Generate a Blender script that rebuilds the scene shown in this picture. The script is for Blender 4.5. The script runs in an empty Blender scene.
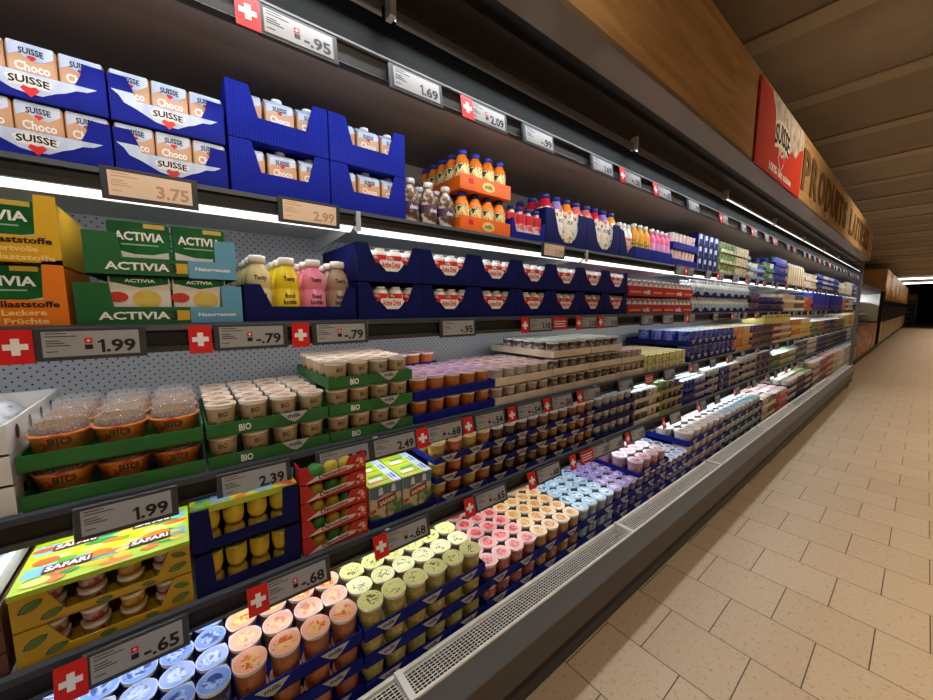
import bpy, math, random
from mathutils import Vector, Matrix
random.seed(7)
S = bpy.context.scene
COL = S.collection
PI = math.pi

# ------------------------------------------------------------------ materials
def lin(c):
    r = []
    for v in c[:3]:
        v = v / 255.0
        r.append(v / 12.92 if v <= 0.04045 else ((v + 0.055) / 1.055) ** 2.4)
    return (r[0], r[1], r[2], 1.0)
_M = {}
def base_mat(name, rough=.5, metal=0.0, spec=.5):
    m = bpy.data.materials.new(name); m.use_nodes = True
    b = m.node_tree.nodes['Principled BSDF']
    b.inputs['Roughness'].default_value = rough
    b.inputs['Metallic'].default_value = metal
    b.inputs['Specular IOR Level'].default_value = spec
    return m, b, m.node_tree.nodes, m.node_tree.links
def mat(c, rough=.5, metal=0.0, spec=.4):
    k = ('p', tuple(c), rough, metal, spec)
    if k not in _M:
        m, b, n, l = base_mat('plain_%d_%d_%d' % tuple(c[:3]), rough, metal, spec)
        b.inputs['Base Color'].default_value = lin(c)
        _M[k] = m
    return _M[k]
def coords(n, l, scale=(1, 1, 1), loc=(0, 0, 0), rot=(0, 0, 0)):
    t = n.new('ShaderNodeTexCoord'); mp = n.new('ShaderNodeMapping')
    l.new(t.outputs['Object'], mp.inputs['Vector'])
    mp.inputs['Scale'].default_value = scale; mp.inputs['Location'].default_value = loc; mp.inputs['Rotation'].default_value = rot
    return mp.outputs['Vector']
def ramp(n, stops, interp='LINEAR'):
    r = n.new('ShaderNodeValToRGB'); r.color_ramp.interpolation = interp
    e = r.color_ramp.elements
    while len(e) < len(stops): e.new(0.5)
    for i, (p, c) in enumerate(stops):
        e[i].position = p; e[i].color = lin(c)
    return r
def noise_mat(key, stops, scale=20, rough=.5, vs=(1, 1, 1), detail=2, metal=0, interp='LINEAR', bump=0, spec=.4):
    k = ('n', key)
    if k in _M: return _M[k]
    m, b, n, l = base_mat(key, rough, metal, spec)
    v = coords(n, l, vs)
    t = n.new('ShaderNodeTexNoise'); t.inputs['Scale'].default_value = scale; t.inputs['Detail'].default_value = detail
    l.new(v, t.inputs['Vector'])
    r = ramp(n, stops, interp); l.new(t.outputs['Fac'], r.inputs['Fac']); l.new(r.outputs['Color'], b.inputs['Base Color'])
    if bump:
        bp = n.new('ShaderNodeBump'); bp.inputs['Strength'].default_value = bump; bp.inputs['Distance'].default_value = .002
        l.new(t.outputs['Fac'], bp.inputs['Height']); l.new(bp.outputs['Normal'], b.inputs['Normal'])
    _M[k] = m; return m
def cell_mat(key, stops, scale=40, rough=.45, vs=(1, 1, 1)):
    k = ('c', key)
    if k in _M: return _M[k]
    m, b, n, l = base_mat(key, rough)
    v = coords(n, l, vs)
    nz = n.new('ShaderNodeTexNoise'); nz.inputs['Scale'].default_value = scale * .7; l.new(v, nz.inputs['Vector'])
    mx = n.new('ShaderNodeMix'); mx.data_type = 'VECTOR'; mx.inputs['Factor'].default_value = .04
    l.new(v, mx.inputs[4]); l.new(nz.outputs['Color'], mx.inputs[5])
    t = n.new('ShaderNodeTexVoronoi'); t.inputs['Scale'].default_value = scale
    l.new(mx.outputs[1], t.inputs['Vector'])
    sp = n.new('ShaderNodeSeparateColor'); l.new(t.outputs['Color'], sp.inputs['Color'])
    r = ramp(n, stops, 'CONSTANT'); l.new(sp.outputs[0], r.inputs['Fac']); l.new(r.outputs['Color'], b.inputs['Base Color'])
    _M[k] = m; return m
def lid_mat(key, base, mid, blob, R, lines=False):
    """printed foil lid: fruit motif in the middle, small print near one side, white rim"""
    k = ('lid', key)
    if k in _M: return _M[k]
    m, b, n, l = base_mat(key, .3, .0, .5)
    def math2(op, a, c=None, v=None):
        q = n.new('ShaderNodeMath'); q.operation = op; l.new(a, q.inputs[0])
        if c is not None: l.new(c, q.inputs[1])
        if v is not None: q.inputs[1].default_value = v
        return q.outputs[0]
    oi = n.new('ShaderNodeObjectInfo'); t = n.new('ShaderNodeTexCoord')
    nz = n.new('ShaderNodeTexNoise'); nz.noise_dimensions = '4D'; nz.inputs['Scale'].default_value = 1.25 / R; nz.inputs['Detail'].default_value = 2; nz.inputs['Distortion'].default_value = .6
    l.new(t.outputs['Object'], nz.inputs['Vector']); l.new(math2('MULTIPLY', oi.outputs['Random'], v=2.5), nz.inputs['W'])
    fl = n.new('ShaderNodeVectorMath'); fl.operation = 'MULTIPLY'; fl.inputs[1].default_value = (1 / R, 1 / R, 0); l.new(t.outputs['Object'], fl.inputs[0])
    ln = n.new('ShaderNodeVectorMath'); ln.operation = 'LENGTH'; l.new(fl.outputs[0], ln.inputs[0]); rad = ln.outputs['Value']
    if lines:
        r = ramp(n, [(0, base), (.455, mid), (.475, blob), (.505, blob), (.525, mid), (1, base)])
    else:
        lt_ = tuple(min(255, c * .6 + 90) for c in mid)
        r = ramp(n, [(0, blob), (.40, blob), (.45, mid), (.50, lt_), (.53, mid), (.60, blob), (1, blob)])
    l.new(nz.outputs['Fac'], r.inputs['Fac'])
    wob = n.new('ShaderNodeMath'); wob.operation = 'MULTIPLY_ADD'; wob.inputs[1].default_value = .5; l.new(nz.outputs['Fac'], wob.inputs[0]); l.new(rad, wob.inputs[2])
    inner = math2('LESS_THAN', wob.outputs[0], v=.84)
    a = n.new('ShaderNodeMix'); a.data_type = 'RGBA'; l.new(inner, a.inputs[0]); a.inputs[6].default_value = lin(base); l.new(r.outputs['Color'], a.inputs[7])
    v = n.new('ShaderNodeTexVoronoi'); v.inputs['Scale'].default_value = 6 / R; l.new(t.outputs['Object'], v.inputs['Vector'])
    sx = n.new('ShaderNodeSeparateXYZ'); l.new(fl.outputs[0], sx.inputs[0])
    pr = math2('MULTIPLY', math2('LESS_THAN', v.outputs['Distance'], v=.3), math2('MULTIPLY', math2('LESS_THAN', sx.outputs[0], v=-.25), math2('GREATER_THAN', rad, v=.45)))
    pr = math2('MULTIPLY', pr, math2('LESS_THAN', rad, v=.85))
    c = n.new('ShaderNodeMix'); c.data_type = 'RGBA'; l.new(pr, c.inputs[0]); l.new(a.outputs[2], c.inputs[6]); c.inputs[7].default_value = lin([x * .4 for x in blob])
    d = n.new('ShaderNodeMix'); d.data_type = 'RGBA'; l.new(math2('GREATER_THAN', rad, v=.95), d.inputs[0]); l.new(c.outputs[2], d.inputs[6]); d.inputs[7].default_value = lin(tuple(min(255, x * .5 + 110) for x in base))
    l.new(d.outputs[2], b.inputs['Base Color'])
    _M[k] = m; return m
def body_mat(key, base, band, blob, H):
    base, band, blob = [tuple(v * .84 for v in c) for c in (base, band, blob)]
    """printed plastic cup wall: blank shoulder, fruit print below, ring of writing"""
    k = ('body', key)
    if k in _M: return _M[k]
    m, b, n, l = base_mat(key, .4)
    t = n.new('ShaderNodeTexCoord'); sx = n.new('ShaderNodeSeparateXYZ'); l.new(t.outputs['Object'], sx.inputs[0])
    nz = n.new('ShaderNodeTexNoise'); nz.inputs['Scale'].default_value = 55; nz.inputs['Detail'].default_value = 1
    l.new(t.outputs['Object'], nz.inputs['Vector'])
    zz = n.new('ShaderNodeMath'); zz.operation = 'DIVIDE'; zz.inputs[1].default_value = H; l.new(sx.outputs[2], zz.inputs[0])
    ad = n.new('ShaderNodeMath'); ad.operation = 'MULTIPLY_ADD'; ad.inputs[1].default_value = 1.1; ad.inputs[2].default_value = -.55
    l.new(nz.outputs['Fac'], ad.inputs[0])
    su = n.new('ShaderNodeMath'); su.operation = 'ADD'; l.new(zz.outputs[0], su.inputs[0]); l.new(ad.outputs[0], su.inputs[1])
    r = ramp(n, [(0, blob), (.3, blob), (.36, band), (.55, band), (.62, base), (1, base)]); l.new(su.outputs[0], r.inputs['Fac'])
    l.new(r.outputs['Color'], b.inputs['Base Color'])
    _M[k] = m; return m
def clear_mat():
    if 'clear' not in _M:
        m, b, n, l = base_mat('clear_plastic', .06)
        b.inputs['Base Color'].default_value = (.95, .97, .97, 1)
        b.inputs['Alpha'].default_value = .11
        _M['clear'] = m
    return _M['clear']

BLUE = noise_mat('blue_cardboard', [(.3, (14, 24, 112)), (.7, (18, 32, 136))], 9, .6, spec=.12)
NAVY = noise_mat('navy_cardboard', [(.3, (13, 19, 74)), (.7, (17, 25, 92))], 9, .6, spec=.12)
TOPB = noise_mat('bright_blue_cardboard', [(.3, (12, 24, 124)), (.7, (16, 32, 146))], 9, .6, spec=.12)
def corrugated():
    m, b, n, l = base_mat('corrugated_blue_cardboard', .6, 0, .12)
    b.inputs['Base Color'].default_value = lin((16, 32, 150))
    v = coords(n, l, (0, 1, 0)); w = n.new('ShaderNodeTexWave'); w.bands_direction = 'Y'; w.inputs['Scale'].default_value = 42
    l.new(v, w.inputs['Vector']); bp = n.new('ShaderNodeBump'); bp.inputs['Strength'].default_value = .35; bp.inputs['Distance'].default_value = .002
    l.new(w.outputs['Fac'], bp.inputs['Height']); l.new(bp.outputs['Normal'], b.inputs['Normal'])
    return m
CORR = corrugated()
GREEN = noise_mat('green_cardboard', [(.3, (30, 92, 40)), (.7, (40, 112, 50))], 9, .55)
CREAM = noise_mat('cream_cardboard', [(.3, (205, 192, 165)), (.7, (222, 210, 186))], 12, .6)
WHITEC = noise_mat('white_cardboard', [(.3, (205, 205, 205)), (.7, (226, 226, 226))], 12, .6)
REDC = noise_mat('red_cardboard', [(.3, (176, 26, 30)), (.7, (196, 36, 38))], 12, .5)
ORANGE = mat((236, 106, 22), .5)
WHITE = mat((238, 238, 238), .4); BLACK = mat((22, 22, 24), .5); RED = mat((214, 30, 30), .45)
INK = mat((18, 18, 20), .6)
DGREY = mat((66, 68, 72), .45, .3); RAILM = mat((54, 56, 60), .5, .1); RAILD = mat((24, 25, 27), .6)
TAGF = mat((60, 62, 66), .4); SCREEN = mat((158, 160, 162), .4); SCREEN_LIT = mat((240, 214, 190), .35)  # second screen colour has the strip lamp's glow painted in
METALW = mat((196, 200, 204), .35, .2)
KRAFT = mat((170, 130, 88), .7)

# ------------------------------------------------------------------ mesh collecting
_T = {}
def text_geo(s):
    if s not in _T:
        cu = bpy.data.curves.new('t', 'FONT'); cu.body = s; cu.size = 1; cu.resolution_u = 2; cu.offset = .03
        ob = bpy.data.objects.new('t', cu)
        me = bpy.data.meshes.new_from_object(ob)
        vs = [v.co.copy() for v in me.vertices]; fs = [tuple(p.vertices) for p in me.polygons]
        bpy.data.objects.remove(ob); bpy.data.meshes.remove(me); bpy.data.curves.remove(cu)
        x0 = min(v.x for v in vs); x1 = max(v.x for v in vs); y0 = min(v.y for v in vs); y1 = max(v.y for v in vs)
        vs = [((v.x - x0) / (x1 - x0) - .5, (v.y - y0) / (y1 - y0) - .5) for v in vs]
        _T[s] = (vs, fs)
    return _T[s]

class MB:
    def __init__(s): s.v = []; s.f = []; s.mi = []; s.m = []; s.sm = []
    def _m(s, m):
        if m not in s.m: s.m.append(m)
        return s.m.index(m)
    def add(s, vs, fs, m, smooth=False, xf=None):
        o = len(s.v)
        s.v += [tuple(xf @ Vector(v)) if xf is not None else tuple(v) for v in vs]
        k = s._m(m)
        for f in fs: s.f.append(tuple(i + o for i in f)); s.mi.append(k); s.sm.append(smooth)
        return s
    def box(s, x0, x1, y0, y1, z0, z1, m, xf=None):
        v = [(x0, y0, z0), (x1, y0, z0), (x1, y1, z0), (x0, y1, z0), (x0, y0, z1), (x1, y0, z1), (x1, y1, z1), (x0, y1, z1)]
        return s.add(v, [(0, 3, 2, 1), (4, 5, 6, 7), (0, 1, 5, 4), (1, 2, 6, 5), (2, 3, 7, 6), (3, 0, 4, 7)], m, xf=xf)
    def bevbox(s, x0, x1, y0, y1, z0, z1, m, b=.004):
        # box with chamfered vertical edges and top
        def ring(i, z): return [(x0 + i, y0, z), (x1 - i, y0, z), (x1, y0 + i, z), (x1, y1 - i, z), (x1 - i, y1, z), (x0 + i, y1, z), (x0, y1 - i, z), (x0, y0 + i, z)]
        v = ring(b, z0) + ring(b, z1 - b) + [(min(max(x, x0 + b), x1 - b), min(max(y, y0 + b), y1 - b), z1) for x, y, _ in ring(b, z1)]
        f = [tuple(range(7, -1, -1)), tuple(range(16, 24))]
        for k in (0, 8):
            for i in range(8): f.append((k + i, k + (i + 1) % 8, k + 8 + (i + 1) % 8, k + 8 + i))
        return s.add(v, f, m)
    def lathe(s, prof, m, n=14, c=(0, 0), smooth=True, cap0=True, cap1=True):
        v = []; f = []
        for r, z in prof:
            for i in range(n):
                a = 2 * PI * i / n; v.append((c[0] + r * math.cos(a), c[1] + r * math.sin(a), z))
        for k in range(len(prof) - 1):
            for i in range(n):
                j = (i + 1) % n; f.append((k * n + i, k * n + j, (k + 1) * n + j, (k + 1) * n + i))
        s.add(v, f, m, smooth)
        o = len(s.v) - len(v)
        if cap0: s.f.append(tuple(o + i for i in range(n - 1, -1, -1))); s.mi.append(s._m(m)); s.sm.append(False)
        if cap1: s.f.append(tuple(o + (len(prof) - 1) * n + i for i in range(n))); s.mi.append(s._m(m)); s.sm.append(False)
        return s
    def plate_x(s, pts, x0, x1, m):
        """outline in (y,z) given thickness from x0 to x1"""
        n = len(pts)
        ar = sum(pts[i][0] * pts[(i + 1) % n][1] - pts[(i + 1) % n][0] * pts[i][1] for i in range(n))
        if ar < 0: pts = pts[::-1]
        v = [(x1, y, z) for y, z in pts] + [(x0, y, z) for y, z in pts]
        f = [tuple(range(n)), tuple(range(2 * n - 1, n - 1, -1))] + [(i, i + n, (i + 1) % n + n, (i + 1) % n) for i in range(n)]
        return s.add(v, f, m)
    def ext_y(s, pts, y0, y1, m, closed=True):
        """outline in (x,z) run along y"""
        n = len(pts)
        v = [(x, y0, z) for x, z in pts] + [(x, y1, z) for x, z in pts]
        f = [(i, (i + 1) % n, (i + 1) % n + n, i + n) for i in range(n if closed else n - 1)]
        if closed: f += [tuple(range(n - 1, -1, -1)), tuple(range(n, 2 * n))]
        return s.add(v, f, m)
    def text(s, t, cy, cz, w, h, m, x=0.0, rot=0.0, bend=None, R=None, slope=0.0):
        """writing facing +x; with R it follows an upright cylinder of that radius"""
        vs, fs = text_geo(t); o = []
        for a, b in vs:
            y = a * w; z = b * h + slope * a * w
            if bend: z += bend * (1 - (2 * a) ** 2)
            if rot: y, z = y * math.cos(rot) - z * math.sin(rot), y * math.sin(rot) + z * math.cos(rot)
            y += cy; z += cz
            if R: o.append((R * math.cos(y / R), R * math.sin(y / R), z))
            else: o.append((x, y, z))
        return s.add(o, fs, m)
    def poly(s, pts, x, m): return s.add([(x, y, z) for y, z in pts], [tuple(range(len(pts)))], m)
    def mesh(s, name):
        me = bpy.data.meshes.new(name); me.from_pydata(s.v, [], s.f)
        for m in s.m: me.materials.append(m)
        me.polygons.foreach_set('material_index', s.mi); me.polygons.foreach_set('use_smooth', s.sm)
        me.update(); return me

_ME = {}
def cached(key, fn, name='mesh'):
    if key not in _ME: _ME[key] = fn().mesh(name)
    return _ME[key]

# ------------------------------------------------------------------ objects
def thing(name, label, cat, loc=(0, 0, 0), rz=0, group=None, mesh=None, ry=0):
    o = bpy.data.objects.new(name, mesh); COL.objects.link(o)
    o.location = loc; o.rotation_euler = (0, ry, rz); o['label'] = label; o['category'] = cat
    if group: o['group'] = group
    return o
def part(name, me, parent, loc=(0, 0, 0), label=None):
    if isinstance(me, MB): me = me.mesh(name)
    o = bpy.data.objects.new(name, me); COL.objects.link(o); o.parent = parent; o.location = loc
    if label: o['label'] = label
    return o
def struct(name, mb):
    o = bpy.data.objects.new(name, mb.mesh(name)); COL.objects.link(o); o['kind'] = 'structure'; return o
ORD = ['first', 'second', 'third', 'fourth', 'fifth', 'sixth', 'seventh', 'eighth', 'ninth', 'tenth', 'eleventh', 'twelfth', 'thirteenth', 'fourteenth', 'fifteenth', 'sixteenth', 'seventeenth', 'eighteenth', 'nineteenth', 'twentieth']
def nth(i, n=None):
    if i == 0: return 'leftmost'
    if n and i == n - 1 and n > 2: return 'rightmost'
    return ORD[i] + ' from left'
def lay(i, n):
    return ('top layer', 'second layer down', 'third layer down', 'fourth layer down', 'fifth layer down')[i] if n > 1 else 'single layer'
def rown(i): return 'front row' if i == 0 else ORD[i] + ' row back'

# ------------------------------------------------------------------ room
Y0, Y1 = -1.6, 9.55
FLOORM, b_, n_, l_ = base_mat('beige_floor_tiles', .38)
v_ = coords(n_, l_, (1, 1, 1), (.171, -.2245, 0))
br = n_.new('ShaderNodeTexBrick'); l_.new(v_, br.inputs['Vector'])
br.inputs['Scale'].default_value = 1; br.inputs['Brick Width'].default_value = .31; br.inputs['Row Height'].default_value = .3093
br.inputs['Mortar Size'].default_value = .0022; br.inputs['Mortar Smooth'].default_value = .1; br.offset = .5
br.inputs['Color1'].default_value = lin((190, 170, 144)); br.inputs['Color2'].default_value = lin((182, 161, 135)); br.inputs['Mortar'].default_value = lin((66, 54, 44))
nz_ = n_.new('ShaderNodeTexNoise'); nz_.inputs['Scale'].default_value = 60; nz_.inputs['Detail'].default_value = 1.5; l_.new(v_, nz_.inputs['Vector'])
rp_ = ramp(n_, [(0, (255, 255, 255)), (.60, (255, 255, 255)), (.70, (226, 214, 198)), (1, (214, 200, 182))]); l_.new(nz_.outputs['Fac'], rp_.inputs['Fac'])
mu_ = n_.new('ShaderNodeMix'); mu_.data_type = 'RGBA'; mu_.blend_type = 'MULTIPLY'; mu_.inputs[0].default_value = 1
l_.new(br.outputs['Color'], mu_.inputs[6]); l_.new(rp_.outputs['Color'], mu_.inputs[7]); l_.new(mu_.outputs[2], b_.inputs['Base Color'])
mb = MB(); mb.box(-4, 6, -4, 62, -.1, 0, FLOORM); struct('floor', mb)
CEILM = noise_mat('ceiling_boards', [(.3, (122, 109, 90)), (.7, (134, 120, 99))], 3, .7)
CEILB = mat((150, 135, 112), .6)
mb = MB(); mb.box(-4, 6, -4, 40, 3.22, 3.3, CEILM); struct('ceiling', mb)
for k in range(31):
    y = .78 + k * 1.165
    mb = MB(); mb.box(-4, 6, y, y + .18, 3.205, 3.22, CEILB); struct('trim_%d' % (k + 1), mb)
WALLD = mat((30, 29, 27), .7)
mb = MB(); mb.box(-4.1, -4, -4, 62, 0, 6, mat((120, 104, 86), .8)); struct('wall_left', mb)
mb = MB(); mb.box(6, 6.1, -4, 62, 0, 6, mat((150, 132, 110), .8)); struct('wall_right', mb)
mb = MB(); mb.box(-4, 6, -4.1, -4, 0, 6, mat((150, 132, 110), .8)); struct('wall_behind', mb)
mb = MB(); mb.box(-4, 6, 62, 62.1, 0, 6, WALLD); struct('wall_far', mb)
mb = MB(); mb.box(-4, 6, 40, 62, 5.6, 5.7, WALLD); struct('trim_40', mb)
mb = MB(); mb.box(-4, 6, 40, 40.1, 3.3, 5.6, WALLD); struct('trim_41', mb)

# ------------------------------------------------------------------ display case
def perforated():
    m, b, n, l = base_mat('perforated_back_panel', .5)
    v = coords(n, l, (0, 40, 40)); 
    def grid(off):
        a = n.new('ShaderNodeVectorMath'); a.operation = 'ADD'; a.inputs[1].default_value = (0, off, off); l.new(v, a.inputs[0])
        f = n.new('ShaderNodeVectorMath'); f.operation = 'FRACTION'; l.new(a.outputs[0], f.inputs[0])
        s = n.new('ShaderNodeVectorMath'); s.operation = 'SUBTRACT'; s.inputs[1].default_value = (0, .5, .5); l.new(f.outputs[0], s.inputs[0])
        g = n.new('ShaderNodeVectorMath'); g.operation = 'LENGTH'; l.new(s.outputs[0], g.inputs[0])
        c = n.new('ShaderNodeMath'); c.operation = 'LESS_THAN'; c.inputs[1].default_value = .11; l.new(g.outputs['Value'], c.inputs[0]); return c
    mx = n.new('ShaderNodeMath'); mx.operation = 'MAXIMUM'; l.new(grid(0).outputs[0], mx.inputs[0]); l.new(grid(.5).outputs[0], mx.inputs[1])
    r = n.new('ShaderNodeMix'); r.data_type = 'RGBA'; l.new(mx.outputs[0], r.inputs[0]); r.inputs[6].default_value = lin((166, 172, 180)); r.inputs[7].default_value = lin((36, 40, 46))
    l.new(r.outputs[2], b.inputs['Base Color']); return m
case = thing('refrigerated_display_case', 'long open-fronted dairy chiller with lit shelves running down the aisle', 'display case', (-1.2, 4, 0))
CO = Vector((-1.2, 4, 0))
def cpart(name, mb, parent=None, label=None):
    """mesh given in room coordinates, stored relative to the case"""
    mb.v = [(x - CO.x, y - CO.y, z) for x, y, z in mb.v]
    return part(name, mb, parent or case, (0, 0, 0), label)
XB = -1.62
PERF = perforated(); LINER = mat((150, 154, 160), .5); SHADEP = noise_mat('shaded_canopy_liner', [(.3, (112, 100, 92)), (.7, (120, 108, 100))], 3, .5)  # brown canopy liner: shade of the unlit interior put into the colour
cpart('back_panel', MB().box(XB - .12, XB, Y0, Y1, .2, 1.757, PERF))
cpart('upper_back_panel', MB().box(XB - .12, XB, Y0, Y1, 1.757, 2.14, SHADEP), label='unperforated upper back panel with canopy shade in its brown')
# base with sloping front and grey bumper
BASEG = mat((98, 107, 118), .45, .1); BASEB = mat((64, 56, 50), .5)
cpart('front_skirt', MB().ext_y([(-.745, .422), (-.722, .345), (-.722, .335), (-.78, .335), (-.78, .38)], Y0, Y1, BASEG), label='grey metal sloping front lip')
cpart('lower_panel', MB().ext_y([(-.724, .334), (-.735, .20), (-.85, .20), (-.85, .334)], Y0, Y1, BASEB))
cpart('bumper', MB().ext_y([(-.750, .2), (-.735, .17), (-.735, .13), (-.752, .10), (-.77, .135), (-.785, .2)], Y0, Y1, BLACK))
cpart('kick_plate', MB().ext_y([(-.765, .13), (-.775, .07), (-.80, .0), (-.86, 0), (-.86, .2), (-.785, .2)], Y0, Y1, BLACK))
cpart('deck', MB().box(XB, -.86, Y0, Y1, .2, .318, LINER).box(-.852, -.846, Y0, Y1, .2, .40, DGREY))
# return air grilles
GRM = mat((240, 236, 228), .4)
def grille(y0, y1):
    m = MB(); zi, zo = .405, .425; xi, xo = -.842, -.745
    def xz(t): return xi + (xo - xi) * t, zi + (zo - zi) * t
    m.box(xi - .006, xi + .006, y0, y1, zi - .004, zi + .012, GRM); m.box(xo - .006, xo, y0, y1, zo - .004, zo + .004, GRM)
    m.box(xi, xo, y0, y0 + .014, zi - .002, zo + .003, GRM); m.box(xi, xo, y1 - .006, y1, zi - .002, zo + .003, GRM)
    for k in range(1, 9):
        x, z = xz(k / 9); m.box(x - .001, x + .001, y0, y1, z - .001, z + .001, GRM)
    st = .0135 if y0 < 4 else .03
    y = y0 + .014 + st
    while y < y1 - .006:
        a, b = xz(0.04); c, d = xz(.97)
        m.add([(a, y - .001, b + .001), (c, y - .001, d + .001), (c, y + .0006, d + .001), (a, y + .0006, b + .001), (a, y - .001, b - .001), (c, y - .001, d - .001)], [(0, 1, 2, 3), (4, 5, 1, 0)], GRM)
        y += st
    cpart('air_grille', m)
ys = [.412 + 1.16 * k for k in range(-2, 8)]
for a, b in zip([Y0] + ys, ys + [Y1 - .03]):
    if b - a > .05: grille(a, b)
cpart('grille_duct', MB().box(-.845, -.781, Y0, Y1, .28, .30, BLACK))
# shelves: (front x, surface z)
SH = {1: (-1.15, 1.755), 2: (-1.12, 1.41), 3: (-1.07, 1.04), 4: (-1.0, .76)}
MOD = [Y0, -.78, .47, 1.72, 2.97, 4.22, 5.47, 6.72, 7.97, Y1 - .05]
SHN = {1: 'top shelf', 2: 'second shelf', 3: 'third shelf', 4: 'lowest shelf'}
for k, (xf, z) in SH.items():
    sh = cpart('shelf', MB().box(XB, xf - .012, Y0, Y1 - .03, z - .022, z, METALW), label='white metal ' + SHN[k])
    r = MB(); q = .018 if k == 1 else 0
    r.ext_y([(xf - .012, z + .004), (xf, z), (xf + .004, z - .012), (xf - .006, z - .014), (xf - .006, z - .05 + q), (xf + .004, z - .052 + q), (xf, z - .064 + q), (xf - .012, z - .064 + q)], Y0, Y1 - .03, RAILM)
    r.box(xf - .006, xf - .005, Y0, Y1 - .03, z - .05 + q, z - .014, RAILD)
    cpart('price_rail', r, sh)
    for y in MOD[1:-1]:
        m = MB(); m.plate_x([(0, 0)] * 3, 0, 0, METALW) if False else None
        pts = [(XB, z - .022), (xf - .01, z - .022), (xf - .01, z - .045), (XB + .03, z - .075), (XB, z - .075)]
        m.ext_y(pts, y - .002, y + .002, METALW)
        cpart('bracket', m, sh)
        cpart('rail_clip', MB().box(xf - .004, xf + .009, y - .007, y + .007, z - .062, z - .002, METALW), sh)
# canopy
TRIMM = mat((140, 128, 114), .35, .5)
cpart('canopy_trim', MB().box(-.79, -.69, Y0, Y1 - .06, 2.268, 2.29, TRIMM), label='bronze-grey metal strip under the wood')
cpart('canopy_soffit', MB().box(-.83, -.79, Y0, Y1 - .06, 2.272, 2.29, BLACK).box(-.93, -.832, Y0, Y1 - .06, 2.262, 2.29, mat((44, 38, 36), .4)).box(-.832, -.83, Y0, Y1 - .06, 2.25, 2.29, BLACK).box(-.96, -.93, Y0, Y1 - .06, 2.235, 2.29, mat((58, 46, 38), .4)))
cpart('canopy_panel', MB().box(-.972, -.958, Y0, Y1 - .06, 2.06, 2.24, mat((20, 22, 22), .85, 0, .1)))
CR = MB(); CR.ext_y([(-.957, 2.108), (-.948, 2.106), (-.948, 2.098), (-.955, 2.096), (-.955, 2.056), (-.948, 2.05), (-.957, 2.046), (-.966, 2.046), (-.966, 2.108)], Y0, Y1 - .06, RAILM)
CR.box(-.9555, -.9545, Y0, Y1 - .06, 2.056, 2.096, RAILD)
CR.box(-.953, -.946, Y0, Y1 - .06, 2.102, 2.107, mat((110, 112, 116), .5))
crail = cpart('canopy_price_rail', CR)
cpart('canopy_ceiling', MB().ext_y([(-.966, 2.10), (-1.0, 2.115), (-1.2, 2.13), (XB, 2.138), (XB, 2.15), (-.966, 2.15)], Y0, Y1 - .05, SHADEP))
cpart('canopy_roof', MB().box(XB - .12, -.96, Y0, Y1, 2.15, 2.29, DGREY))
for a, b in zip(MOD[:-1], MOD[1:]):
    m = MB(); m.ext_y([(-.920 + .011 * math.cos(t), 2.200 + .011 * math.sin(t)) for t in [i * PI / 5 for i in range(10)]], a + .02, b - .02, mat((150, 158, 172), .25, .7))
    m.box(-.935, -.905, a + .004, a + .02, 2.185, 2.24, METALW)
    cpart('lamp_tube', m)
# far end panel and stainless corner
END = mat((118, 116, 118), .35, .4)
e = MB(); e.ext_y([(-.76, 2.27), (-.748, .36), (-.735, .42), (-.73, .34), (-.745, .2), (-.775, .0), (XB - .12, 0), (XB - .12, 2.29), (-.80, 2.29)], Y1 - .05, Y1, END)
cpart('end_panel', e)
MIR, b_, n_, l_ = base_mat('polished_steel', .03, 1.0); b_.inputs['Base Color'].default_value = (.72, .74, .76, 1)
cpart('mirror_lining', MB().box(XB, -.80, Y1 - .056, Y1 - .051, .32, 2.24, MIR))
cpart('end_panel', MB().box(XB - .12, -.76, Y0 - .04, Y0, 0, 2.29, END))
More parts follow.
